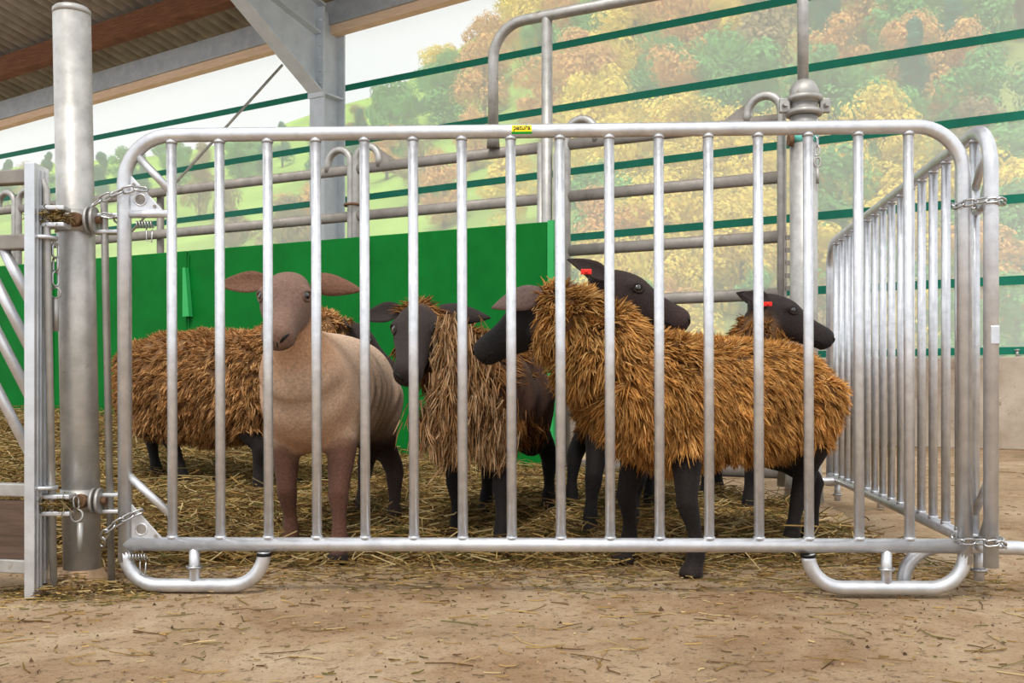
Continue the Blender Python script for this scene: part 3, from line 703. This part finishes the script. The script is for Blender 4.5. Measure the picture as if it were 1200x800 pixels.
# ------------------------------------------------------------------ sheep
def loft_mesh(mb, cs, hw, hh, side, n=22, power=2.0):
    """rings round centres cs; side = lateral unit vectors per ring"""
    k = len(cs); vs = []
    for i in range(k):
        d = (cs[min(i+1, k-1)]-cs[max(i-1, 0)]).normalized(); sv = Vector(side[i] if isinstance(side, list) else side); sv = (sv-d*sv.dot(d)).normalized(); uv = sv.cross(d)
        if uv.z < 0 and abs(d.z) < .7: uv = -uv
        for j in range(n):
            a = 2*PI*j/n; ca, sa = math.cos(a), math.sin(a); e = 2/power
            vs.append(cs[i]+sv*(hw[i]*math.copysign(abs(ca)**e, ca))+uv*(hh[i]*math.copysign(abs(sa)**e, sa)))
    fs = [(i*n+j, i*n+(j+1) % n, (i+1)*n+(j+1) % n, (i+1)*n+j) for i in range(k-1) for j in range(n)]
    fs += [tuple(range(n))[::-1], tuple((k-1)*n+j for j in range(n))]
    mb.add(vs, fs, True)
def resample(pts, n):
    """Catmull-Rom through rows of numbers"""
    A = np.array(pts, float); k = len(A); A = np.vstack([2*A[0]-A[1], A, 2*A[-1]-A[-2]]); out = []
    for u in np.linspace(0, k-1, n):
        i = min(int(u), k-2); t_ = u-i; p0, p1, p2, p3 = A[i:i+4]
        out.append(.5*((2*p1)+(-p0+p2)*t_+(2*p0-5*p1+4*p2-p3)*t_**2+(-p0+3*p1-3*p2+p3)*t_**3))
    return np.array(out)
HEAD = [(-.05, .034, .042, -.012), (-.02, .045, .056, -.004), (.02, .053, .066, 0), (.055, .057, .072, -.006), (.085, .056, .072, -.014), (.115, .048, .064, -.022),
        (.15, .041, .054, -.030), (.185, .0365, .047, -.036), (.215, .0355, .043, -.040), (.24, .036, .039, -.043), (.257, .031, .031, -.045), (.267, .018, .018, -.046)]
def ear_geo(mb, base, e, w, L, hw, droop, curl):
    e = Vector(e).normalized(); w = Vector(w); w = (w-e*w.dot(e)).normalized(); nn = e.cross(w); vs = []; NT_, NS = 12, 7
    for lay in (0, 1):
        for i in range(NT_+1):
            t_ = i/NT_; pr = (.62+.38*math.sin(PI*min(1, t_*3.2)*.5))*(1-max(0, t_-.30)**1.7/.70**1.7*.93)
            for j in range(NS):
                q = 2*j/(NS-1)-1
                p = Vector(base)+e*(L*t_)+w*(hw*pr*q)+nn*(curl*(q*q)*(1-.5*t_)*pr-curl*.5)-ZV*(droop*t_*t_)
                vs.append(p+nn*((.0032 if lay else -.0032)*(1-abs(q)**3*.7)))
    m_ = (NT_+1)*NS; fs = []
    for i in range(NT_):
        for j in range(NS-1):
            a = i*NS+j; fs.append((a, a+1, a+NS+1, a+NS)); fs.append((m_+a, m_+a+NS, m_+a+NS+1, m_+a+1))
        for j in (0, NS-1):
            a = i*NS+j; fs.append((a, a+NS, m_+a+NS, m_+a) if j == 0 else (a, m_+a, m_+a+NS, a+NS))
    for j in range(NS-1):
        a = NT_*NS+j; fs.append((a, a+1, m_+a+1, m_+a))
    mb.add(vs, fs, True)
def remesh(mb, vox, smooth_it=4):
    me = mb.mesh('tmp'); o = bpy.data.objects.new('tmp', me); COL.objects.link(o)
    r = o.modifiers.new('r', 'REMESH'); r.mode = 'VOXEL'; r.voxel_size = vox
    sm = o.modifiers.new('s', 'SMOOTH'); sm.factor = .5; sm.iterations = smooth_it
    bpy.context.view_layer.update()
    out = bpy.data.meshes.new_from_object(o.evaluated_get(bpy.context.evaluated_depsgraph_get()))
    bpy.data.objects.remove(o); return out
def locks(name, P_, N_, D_, L, w, tints, parent, curl=.6):
    n = len(P_); D_ = D_/np.linalg.norm(D_, axis=1)[:, None]
    s_ = np.cross(D_, N_+RNG.normal(0, .15, (n, 3))); s_ /= np.linalg.norm(s_, axis=1)[:, None]+1e-9; u_ = np.cross(s_, D_)
    ph = RNG.uniform(0, 2*PI, n); fr = RNG.uniform(3, 6, n); V = []; T = []
    for tt, ww in ((0, .9), (.5, .95), (1, .12)):
        off = (np.sin(ph+fr*tt)*curl*w*tt*2.2)[:, None]*s_+(np.cos(ph+fr*tt)*curl*w*tt*1.6)[:, None]*u_
        c = P_+D_*(L*tt)[:, None]-np.array([0, 0, 1])*(L*tt*tt*.25)[:, None]+off
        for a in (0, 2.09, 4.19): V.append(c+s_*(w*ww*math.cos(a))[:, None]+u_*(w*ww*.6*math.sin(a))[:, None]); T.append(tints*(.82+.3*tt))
    V = np.stack(V, 1).reshape(-1, 3); T = np.stack(T, 1).reshape(-1, 3); q = []
    for k in (0, 3):
        for j in range(3): q.append((k+j, k+(j+1) % 3, k+3+(j+1) % 3, k+3+j))
    Fq = ((np.arange(n)*9)[:, None, None]+np.array(q)[None]).reshape(-1, 4)
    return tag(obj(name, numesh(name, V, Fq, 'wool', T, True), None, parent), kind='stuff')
def sheep(label, C, R, zt, zbel, hw, F2, H2, neck, poll, f, upv, cols, ears, vox=.0075, shorn=False, wool=None, headscale=1.0, tagear=None, wide=1.0):
    C = Vector((*C, 0)); R = Vector((*R, 0)); d = (C-R).normalized(); lat = Vector((-d.y, d.x, 0)); Lt = (C-R).length
    root = thing('sheep', label, 'sheep', 'sheep in the pen'); mb = MB(); samp = []
    def note(c, r, part): samp.append((c.x, c.y, c.z, r, part))
    # trunk
    prof = [(0, .28, .30), (.035, .55, .55), (.10, .80, .80), (.2, .95, .94), (.35, 1.0, 1.0), (.5, 1.02, 1.02), (.65, .98, 1.0), (.8, .90, .97), (.9, .76, .86), (.96, .56, .64), (1, .3, .36)]
    pr = resample(prof, 26); zc = (zt+zbel)/2; hh = (zt-zbel)/2; cs = []
    for t_, a_, b_ in pr:
        c = R+d*(Lt*t_)+ZV*(zc+(-.03*(1-t_/.25) if t_ < .25 else 0)-.012*math.sin(PI*t_)+(.015 if t_ > .8 else 0)); cs.append(c)
    if shorn:
        hws = [hw*a_*(1.08-.26*t_) for t_, a_, b_ in pr]
    else: hws = [hw*a_ for _, a_, b_ in pr]
    hhs = [hh*b_ for _, a_, b_ in pr]
    loft_mesh(mb, cs, hws, hhs, lat, 26, 2.25)
    for c, a_, b_ in zip(cs, hws, hhs): note(c, (a_+b_)/2, 0)
    # neck
    nk = resample(neck, 12)
    nc = [Vector(r_[:3]) for r_ in nk]
    nside = Vector(f).cross(ZV).normalized(); sides = [lat.lerp(nside if nside.dot(lat) > 0 else -nside, i/11) for i in range(12)]
    loft_mesh(mb, nc, [r_[3] for r_ in nk], [r_[4] for r_ in nk], sides, 20)
    for c, r_ in zip(nc[:-1], nk[:-1]): note(c, (r_[3]+r_[4])/2, 1)
    # legs
    for feet, front in ((F2, True), (H2, False)):
        for fx, fy, fz in feet:
            ft = Vector((fx, fy, fz)); base = (C-d*.15) if front else (R+d*.13); sg = 1 if (ft-base).dot(lat) > 0 else -1
            w_ = hw*(.52 if front else .55)
            an = base+lat*(sg*w_); dl = Vector((0, 0, 0)); h0 = zbel
            if front:
                path = [(an-d*.01+ZV*(h0+.16), .066), (an-d*.015+ZV*(h0+.07), .057), (an.lerp(ft, .3)-d*.012+ZV*(h0-.01), .041), (Vector((ft.x, ft.y, 0)).lerp(an, .35)+d*.012+ZV*(.205+fz), .029), (Vector((ft.x, ft.y, 0)).lerp(an, .3)+d*.012+ZV*(.185+fz), .0295),
                        (Vector((ft.x, ft.y, 0)).lerp(an, .12)+ZV*(.12+fz), .0195), (Vector((ft.x, ft.y, 0)).lerp(an, .03)+ZV*(.066+fz), .0255), (ft+d*.008+ZV*.038, .0235), (ft+d*.018+ZV*.018, .031), (ft+d*.024+ZV*.0, .033)]
            else:
                path = [(an+d*.02+ZV*(h0+.20), .10), (an+d*.03+ZV*(h0+.10), .092), (an+d*.02+ZV*(h0+.01), .066), (an.lerp(ft, .45)-d*.015+ZV*(.265+fz), .040), (Vector((ft.x, ft.y, 0)).lerp(an, .12)-d*.042+ZV*(.205+fz), .032),
                        (Vector((ft.x, ft.y, 0)).lerp(an, .07)-d*.03+ZV*(.17+fz), .027), (Vector((ft.x, ft.y, 0))-d*.015+ZV*(.11+fz), .0195), (ft-d*.004+ZV*.064, .0255), (ft+d*.006+ZV*.037, .0235), (ft+d*.014+ZV*.017, .031), (ft+d*.02, .033)]
            rr = resample([(*p, r_) for p, r_ in path], 24)
            mb.tube([Vector(r_[:3]) for r_ in rr], [max(.012, r_[3]) for r_ in rr], 14)
            for r_ in rr: samp.append((r_[0], r_[1], r_[2], r_[3], 3 if r_[2] < h0+.035 else 0))
    # head
    fv = Vector(f).normalized(); yl = Vector(upv).cross(fv).normalized(); zl = fv.cross(yl); hm = Matrix((fv*headscale, yl*headscale*wide, zl*headscale)).transposed().to_4x4(); hm.translation = Vector(poll)
    hr = resample(HEAD, 26); n = 24
    loft_mesh(mb, [hm @ Vector((r_[0], 0, r_[3])) for r_ in hr], [r_[1]*headscale*wide for r_ in hr], [r_[2]*headscale for r_ in hr], yl, n, 2.3)
    for r_ in hr: c = hm @ Vector((r_[0], 0, r_[3])); samp.append((c.x, c.y, c.z, (r_[1]+r_[2])/2*headscale, 2))
    for sg in (-1, 1):     # brow ridges, cheeks, nostril wings, lips
        mb.ball(hm @ Vector((.074, sg*.044, .022)), .021*headscale, 12, 8)
        mb.ball(hm @ Vector((.050, sg*.034, -.048)), .030*headscale, 12, 8)
        mb.ball(hm @ Vector((.243, sg*.018, -.036)), .0145*headscale, 10, 8)
    mb.ball(hm @ Vector((.232, 0, -.066)), .021*headscale, 10, 8)
    # tail stump
    mb.tube([R+d*.06+ZV*(zc+hh*.62), R-d*.02+ZV*(zc+hh*.4), R-d*.035+ZV*zc], [.045, .04, .025], 12)
    samp.append((*(R-d*.02+ZV*(zc+hh*.3)), .04, 0))
    me = remesh(mb, vox)
    nv = len(me.vertices); co = np.empty(nv*3, np.float32); me.vertices.foreach_get('co', co); co = co.reshape(-1, 3); nr = np.empty(nv*3, np.float32); me.vertices.foreach_get('normal', nr); nr = nr.reshape(-1, 3)
    S_ = np.array([q[:3] for q in samp]); Rr = np.array([q[3] for q in samp]); Pt = np.array([q[4] for q in samp])
    W_ = np.zeros((nv, 4))
    for i0 in range(0, nv, 20000):
        D2 = np.linalg.norm(co[i0:i0+20000, None]-S_[None], axis=2)/Rr[None]
        e_ = np.exp(-14*(D2-D2.min(1)[:, None]))
        for k in range(4): W_[i0:i0+20000, k] = e_[:, Pt == k].sum(1)
    W_ /= W_.sum(1)[:, None]
    ed = np.empty(len(me.edges)*2, np.int32); me.edges.foreach_get('vertices', ed); ed = ed.reshape(-1, 2)
    deg = np.bincount(ed.ravel(), minlength=nv).astype(np.float32)
    mw_ = np.clip(W_[:, 0]+W_[:, 1], .0, 1); mw_ = np.clip(mw_*1.15, .0, 1)*.55; mw_ = np.maximum(mw_, .025*W_[:, 2])
    for it in range(int(.0016/vox**2*(2.4 if shorn else 1))):
        av = np.stack([np.bincount(ed[:, 0], co[ed[:, 1], k], nv)+np.bincount(ed[:, 1], co[ed[:, 0], k], nv) for k in range(3)], 1)/deg[:, None]
        co = co+(av-co)*mw_[:, None]
    co = co.astype(np.float32)
    if wool:
        lump = np.sin(co*np.array([31, 37, 29])+1.7*np.sin(co[:, [1, 2, 0]]*23)).sum(1)*.004*(W_[:, 0]+W_[:, 1]); co = (co+nr*lump[:, None]).astype(np.float32)
    me.vertices.foreach_set('co', co.ravel()); me.update(); me.vertices.foreach_get('normal', (nrf := np.empty(nv*3, np.float32))); nr = nrf.reshape(-1, 3)
    CT = np.array([cols['trunk'], cols['neck'], cols['face'], cols['leg']]); T = W_ @ CT
    # muzzle tip and hooves
    loc = (co-np.array(poll)) @ np.array(Matrix((fv, yl, zl)).transposed())/headscale
    mz = np.clip((loc[:, 0]-.19)/.05, 0, 1)*W_[:, 2]; T = T*(1-mz[:, None])+cols['muzzle'][None]*mz[:, None]
    hf = np.clip((.040+cols.get('gz', 0)-co[:, 2])/.012, 0, 1); T = T*(1-hf[:, None])+lin(.16, .13, .115)[None]*hf[:, None]
    if 'hind' in cols:
        hk = (np.clip((co[:, 1]-3.15)/.1, 0, 1)*np.clip((.40-co[:, 2])/.12, 0, 1))[:, None]; T = T*(1-hk)+cols['hind'][None]*hk
    mott = RNG.normal(1, .05, (nv, 1)); T = T*mott
    if shorn:   # shear ridges: fine rippling along the flank
        rip = .0022*np.sin(co[:, 1]*95+3*np.sin(co[:, 2]*22))*W_[:, 0]*np.clip((co[:, 1]-2.95)/.2, 0, 1); co2 = co+nr*rip[:, None]; me.vertices.foreach_set('co', co2.ravel().astype(np.float32)); me.update()
    # ears appended to the body surface
    em = MB()
    for sg, (e, w, L, h_, dr, cu) in zip((1, -1), ears):
        e = Vector(e); ew = fv*e.x+yl*(e.y*sg)+zl*e.z; w = Vector(w); wv = fv*w.x+yl*(w.y*sg)+zl*w.z
        ear_geo(em, hm @ Vector((.0, sg*.050, .034)), ew, wv, L, h_, dr, cu)
    fl_ = []; me.calc_loop_triangles
    body = MB(); 
    bm = bmesh.new(); bm.from_mesh(me); eme = em.mesh('e'); bm.from_mesh(eme); 
    for fc in bm.faces: fc.smooth = True
    bm.to_mesh(me); bm.free(); me.update()
    ne = len(em.v); Te = np.concatenate([T, np.tile(cols.get('ear', cols['face']), (ne, 1))]); set_tint(me, Te)
    me.name = 'body'; me.materials.clear(); obj('body', me, 'sheep_skin', root)
    # eyes, lids, nostrils, mouth
    def H(x, y, z): return hm @ Vector((x, y, z))
    from mathutils.bvhtree import BVHTree
    bv = BVHTree.FromPolygons([tuple(c) for c in co], [tuple(p.vertices) for p in me.polygons if max(p.vertices) < nv])
    def cast(o_, dir_, push=0.0):
        h = bv.ray_cast(Vector(o_), Vector(dir_).normalized(), .4)[0]
        return (h if h is not None else Vector(o_)+Vector(dir_).normalized()*.1)-Vector(dir_).normalized()*push
    hs = headscale
    for sg in (-1, 1):
        ed_ = (yl*sg*.9+fv*.42+zl*.10).normalized(); o_ = H(.086, sg*.03, .018)+ed_*.12; hit = cast(o_, -ed_)
        MB().ball(hit-ed_*(.0085*hs), .0145*hs, 16, 12).build('eye', 'eye', root)
        ex = fv-ed_*fv.dot(ed_); ex.normalize(); ez = ed_.cross(ex)
        lid = MB().tube([cast(o_+ex*(.0175*hs*math.cos(a))+ez*(.0125*hs*math.sin(a)), -ed_, .0005) for a in np.linspace(0, 2*PI, 19)[:-1]], .0042*hs, 8, closed=True)
        lo_ = lid.build('eyelid', 'sheep_skin', root); set_tint(lo_.data, np.tile(cols['face']*.8, (len(lid.v), 1)))
        pts = [cast(H(.32, sg*y_, z_), -fv, .0003) for y_, z_ in ((.007, -.052), (.012, -.044), (.018, -.036), (.026, -.032))]
        MB().tube(pts, [.0018*hs, .0040*hs, .0042*hs, .0016*hs], 8).build('nostril', 'black', root)
    MB().tube([cast(H(.32, 0, z_), -fv, .0) for z_ in (-.050, -.058, -.066)], .0017*hs, 6).build('nose_groove', 'black', root)
    mc = H(.205, 0, -.066)
    MB().tube([cast(mc+(fv*math.cos(a)+yl*math.sin(a)+zl*(-.10+.16*abs(math.sin(a))**2))*.12, -(fv*math.cos(a)+yl*math.sin(a)), .0) for a in np.linspace(-1.75, 1.75, 15)], .0017*hs, 6).build('mouth', 'black', root)
    if tagear:
        p = Vector(tagear); MB().box(p, (.016, .003, .008)).tube([p-Vector((0, .008, 0)), p+Vector((0, .008, 0))], .005, 8).build('ear_tag', 'red_tag', root, .002)
    # fleece
    if wool:
        me.calc_loop_triangles(); nt = len(me.loop_triangles); tri = np.empty(nt*3, np.int32); me.loop_triangles.foreach_get('vertices', tri); tri = tri.reshape(-1, 3)
        tri = tri[(tri < nv).all(1)]
        a_, b_, c_ = co[tri[:, 0]], co[tri[:, 1]], co[tri[:, 2]]; ar = np.linalg.norm(np.cross(b_-a_, c_-a_), axis=1)
        wl_ = (W_[:, 0]+W_[:, 1])[tri].mean(1); ar = ar*np.clip((wl_-.25)*2, 0, 1); n = wool['n']
        cum = np.cumsum(ar); pick_ = np.searchsorted(cum, RNG.random(n)*cum[-1]); u1, u2 = RNG.random((2, n)); fl2 = u1+u2 > 1; u1 = np.where(fl2, 1-u1, u1); u2 = np.where(fl2, 1-u2, u2)
        Pp = a_[pick_]+(b_-a_)[pick_]*u1[:, None]+(c_-a_)[pick_]*u2[:, None]; Nn = nr[tri[pick_, 0]]
        if 'mask' in wool:
            kp = RNG.random(n) < wool['mask'](Pp); Pp, Nn = Pp[kp], Nn[kp]
        n = len(Pp); Lw = wool['len'](Pp)*RNG.uniform(.6, 1.25, n); Ww = wool['wid'](Pp)*RNG.uniform(.6, 1.3, n)
        cl = np.sin(Pp*np.array([23, 19, 27])+np.sin(Pp[:, [1, 2, 0]]*31)*1.2)   # clumping field
        gt = np.array([0, 0, -1])+Nn*Nn[:, 2:3]; bt = -np.array(d)-Nn*(Nn @ -np.array(d))[:, None]
        ncl = max(60, int(n/wool.get('per', 22))); cc = Pp[RNG.integers(0, n, ncl)]; near = np.empty(n, int)
        for i0 in range(0, n, 8000):
            q_ = Pp[i0:i0+8000]; near[i0:i0+8000] = ((q_**2).sum(1)[:, None]+(cc**2).sum(1)[None]-2*q_ @ cc.T).argmin(1)
        tuft = cc[near]-Pp; crnd = RNG.normal(0, .22, (ncl, 3))[near]; cbr = RNG.uniform(.78, 1.18, (ncl, 1))[near]
        Dd = Nn*wool.get('lift', .55)+gt*wool.get('hang', .55)+bt*.25+crnd+RNG.normal(0, .13, (n, 3))
        Dd = Dd/np.linalg.norm(Dd, axis=1)[:, None]+tuft/np.maximum(Lw, .02)[:, None]*.75
        pal = np.array(wool['pal']); ti = pal[RNG.integers(0, len(pal), n)]*np.array([1.03, .93, .80])*RNG.uniform(.8, 1.15, (n, 1))*(1+.10*cl[:, :1])*cbr
        if 'tint' in wool: ti = wool['tint'](Pp, ti)
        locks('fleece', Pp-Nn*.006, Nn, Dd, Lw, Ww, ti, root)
        if 'extra' in wool: wool['extra'](root)
    return based(root, (R+C)/2)
K = lambda v: (lambda p: np.full(len(p), v))
dark = lin(.20, .165, .155); blk = lin(.10, .085, .08)
EARS = [((-.25, 1, -.02), (.9, .2, -.3), .125, .032, .012, .012)]*2
BACK = [((-1, .45, .12), (0, .4, -1), .11, .028, .0, .012), ((-1, .5, -.12), (0, .4, -1), .11, .028, .0, .012)]
# shorn brown sheep facing the camera
sheep('shorn pale brown sheep facing the camera behind the front bars', (-.592, 2.86), (-.53, 3.62), .665, .30, .165,
      [(-.478, 2.885, 0), (-.642, 3.03, 0)], [(-.385, 3.40, .012), (-.52, 3.62, .03)],
      [(-.582, 3.03, .45, .145, .16), (-.592, 2.935, .52, .132, .135), (-.60, 2.885, .60, .090, .098), (-.606, 2.87, .68, .069, .076), (-.608, 2.865, .735, .058, .066)],
      (-.609, 2.85, .744), (.015, -.205, -.080), (.0, -.3, 1),
      dict(trunk=lin(.80, .68, .58), neck=lin(.76, .58, .44), face=lin(.50, .39, .335), leg=lin(.37, .245, .19), muzzle=lin(.50, .39, .33), ear=lin(.44, .31, .24), hind=lin(.19, .14, .115)),
      [((-.12, 1, -.20), (.6, .1, -.75), .140, .034, .008, .012), ((-.12, 1, -.06), (.6, .1, -.75), .138, .032, .0, .012)], vox=.0052, shorn=True, headscale=1.0, wide=1.22)
# black-faced, half-shed sheep
def shed_extra(root):
    n = 5200; out = []
    flaps = [((525, 385), (520, 470), 3.02, 14), ((545, 395), (560, 470), 3.06, 26), ((500, 485), (530, 515), 3.02, 26), ((556, 500), (592, 512), 3.1, 18)]
    Pp = []; L = []
    for (p0, p1, Y, sp) in flaps:
        k = int(n*(.33 if sp < 20 else .22)); t_ = RNG.random(k); pxs = p0[0]+(p1[0]-p0[0])*t_+RNG.normal(0, sp*.45, k); pys = p0[1]+(p1[1]-p0[1])*t_+RNG.normal(0, 11, k)
        Yv = Y+RNG.normal(0, .015, k); Pp.append(np.stack([(pxs-600)*Yv/F, Yv, CAMH+(HZ-pys)*Yv/F], 1)); L.append(RNG.uniform(.04, .085, k))
    Pp = np.concatenate(Pp); L = np.concatenate(L); n = len(Pp); Nn = np.tile([-.2, -1, .1], (n, 1))
    cl = np.sin(Pp*np.array([40, 19, 30])); pal = np.array([lin(.78, .62, .45), lin(.68, .51, .34), lin(.85, .71, .55), lin(.55, .40, .26)])
    tid = (np.floor(Pp[:, 0]/.016)*7+np.floor(Pp[:, 2]/.03)*13).astype(int) % 97; cr = RNG.normal(0, .28, (97, 3))[tid]
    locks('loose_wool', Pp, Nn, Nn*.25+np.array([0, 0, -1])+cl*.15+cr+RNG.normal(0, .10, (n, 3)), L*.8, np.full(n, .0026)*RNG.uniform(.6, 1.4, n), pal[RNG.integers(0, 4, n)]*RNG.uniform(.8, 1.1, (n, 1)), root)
sheep('black-faced sheep with ragged half-shed wool looking out beside the shorn sheep', (-.14, 3.12), (.01, 3.74), .655, .305, .165,
      [(-.03, 3.06, .005), (-.165, 3.20, .01)], [(.13, 3.72, .04), (-.09, 3.62, .04)],
      [(-.10, 3.28, .50, .13, .15), (-.19, 3.19, .575, .105, .12), (-.25, 3.15, .645, .085, .09), (-.283, 3.13, .70, .062, .068)],
      (-.277, 3.125, .684), (-.014, -.195, -.105), (.0, -.5, 1),
      dict(trunk=lin(.36, .25, .19), neck=lin(.36, .26, .19), face=lin(.20, .165, .15), leg=lin(.10, .085, .08), muzzle=lin(.20, .165, .155), ear=lin(.19, .16, .15), gz=.02),
      [((-.1, 1, -.16), (.6, .1, -.75), .155, .034, .0, .012), ((-.25, 1, -.24), (.6, .1, -.75), .14, .032, .01, .012)], vox=.0062, wide=1.14, headscale=1.04,
      wool=dict(n=20000, per=40, len=K(.046), wid=K(.0028), hang=.75, lift=.45, pal=[lin(.62, .45, .28), lin(.52, .36, .21), lin(.70, .54, .37), lin(.36, .25, .16)],
                mask=lambda p: np.clip(.12+1.2*np.clip((p[:, 2]-.50)/.10, 0, 1)+.35*np.sin(p[:, 0]*23+p[:, 2]*17)+.5*(p[:, 1] > 3.5)-1.1*((p[:, 0] > .0) & (p[:, 2] > .40) & (p[:, 2] < .60) & (p[:, 1] < 3.62)), .03, 1), extra=shed_extra))
# the big woolly sheep in front, head turned to the left
def t4(p, t_):
    nk = np.clip((.42-p[:, 0])/.25, 0, 1)[:, None]; low = np.clip((.42-p[:, 2])/.15, 0, 1)[:, None]
    return t_*(1-nk*.12)*(np.array([1, .98, .95])*(1-nk)+nk*np.array([.98, 1.02, 1.08]))
sheep('large golden-brown woolly sheep with black head turned left, nearest the bars', (.26, 2.70), (.925, 3.18), .628, .305, .165,
      [(.324, 2.885, 0), (.474, 2.675, 0)], [(.805, 3.01, 0), (.905, 3.17, 0)],
      [(.42, 2.82, .44, .14, .13), (.29, 2.75, .515, .13, .13), (.205, 2.735, .615, .115, .108), (.145, 2.74, .672, .085, .085), (.118, 2.745, .70, .06, .06)],
      (.112, 2.748, .700), (-.168, .10, -.062), (-.1, 0, 1),
      dict(trunk=lin(.44, .30, .16), neck=lin(.40, .28, .17), face=lin(.085, .075, .075), leg=lin(.12, .095, .085), muzzle=lin(.13, .115, .11), ear=lin(.44, .36, .33)),
      [((.75, 1, .02), (.1, .1, 1), .145, .033, .012, .006), ((-.1, 1, .1), (.8, .1, -.5), .12, .03, .0, .012)], vox=.007,
      wool=dict(n=58000, per=24, len=lambda p: np.interp(p[:, 0], [.15, .42, .55, 1], [.056, .050, .036, .034]), wid=lambda p: np.interp(p[:, 0], [.15, .42, .55, 1], [.0040, .0036, .0023, .0023]), hang=.62, lift=.5,
                pal=[lin(.84, .65, .40), lin(.77, .57, .33), lin(.90, .73, .49), lin(.66, .47, .27), lin(.81, .61, .36)], tint=t4))
# sheep behind, head to the right above the big one
sheep('dark-headed sheep with red ear tag looking right over the big woolly sheep', (.36, 3.22), (.42, 3.95), .655, .31, .16,
      [(.245, 3.27, .015), (.385, 3.36, .015)], [(.215, 3.75, .045), (.50, 3.78, .03)],
      [(.35, 3.34, .52, .13, .14), (.325, 3.22, .61, .115, .11), (.292, 3.17, .69, .092, .085), (.285, 3.16, .755, .065, .065)],
      (.283, 3.155, .785), (.215, -.03, -.052), (.1, 0, 1),
      dict(trunk=lin(.40, .29, .18), neck=lin(.36, .27, .19), face=lin(.19, .145, .13), leg=lin(.10, .085, .08), muzzle=lin(.24, .18, .17), gz=.03),
      [((-.95, .45, .22), (0, .5, -1), .13, .028, .0, .012), ((-1, .50, .16), (.1, .4, -1), .135, .030, .0, .012)], vox=.0065, tagear=(.217, 3.05, .826),
      wool=dict(n=10000, len=K(.042), wid=K(.004), pal=[lin(.55, .40, .25), lin(.45, .32, .19), lin(.62, .47, .31)]))
# sheep at the far right
sheep('dark-headed sheep with red ear tag peering right beside the round fence post', (.86, 3.72), (.76, 4.36), .66, .31, .155,
      [(.86, 3.80, .01), (.735, 3.98, .012)], [(.70, 4.30, .01), (.86, 4.33, .01)],
      [(.85, 3.86, .52, .13, .14), (.875, 3.78, .60, .11, .11), (.89, 3.75, .69, .085, .085), (.90, 3.745, .745, .062, .062)],
      (.90, 3.742, .768), (.225, -.02, -.063), (.1, 0, 1),
      dict(trunk=lin(.42, .30, .19), neck=lin(.40, .29, .19), face=lin(.185, .15, .145), leg=blk, muzzle=lin(.17, .15, .15), gz=.012),
      BACK, vox=.0065, tagear=(.897, 3.66, .782),
      wool=dict(n=10000, len=K(.042), wid=K(.004), pal=[lin(.60, .44, .27), lin(.52, .37, .22), lin(.68, .5, .32)]))
# sheep at the back left, seen from the side
sheep('brown woolly sheep standing at the back left, head hidden behind the shorn sheep', (-.83, 4.05), (-1.565, 4.26), .715, .30, .20,
      [(-.965, 3.98, .065), (-.88, 4.18, .07)], [(-1.30, 4.12, .085), (-1.47, 4.32, .095)],
      [(-.98, 4.10, .56, .16, .16), (-.85, 4.07, .64, .13, .13), (-.74, 4.06, .70, .10, .10), (-.68, 4.06, .715, .07, .07)],
      (-.66, 4.06, .70), (.2, .08, -.11), (.1, 0, 1),
      dict(trunk=lin(.46, .33, .21), neck=lin(.46, .33, .21), face=dark, leg=lin(.12, .095, .09), muzzle=dark, gz=.09),
      EARS, vox=.008,
      wool=dict(n=36000, len=K(.036), wid=K(.0030), hang=.45, lift=.6, pal=[lin(.78, .62, .43), lin(.69, .52, .34), lin(.84, .69, .51), lin(.60, .44, .28)]))
#SECTION_END
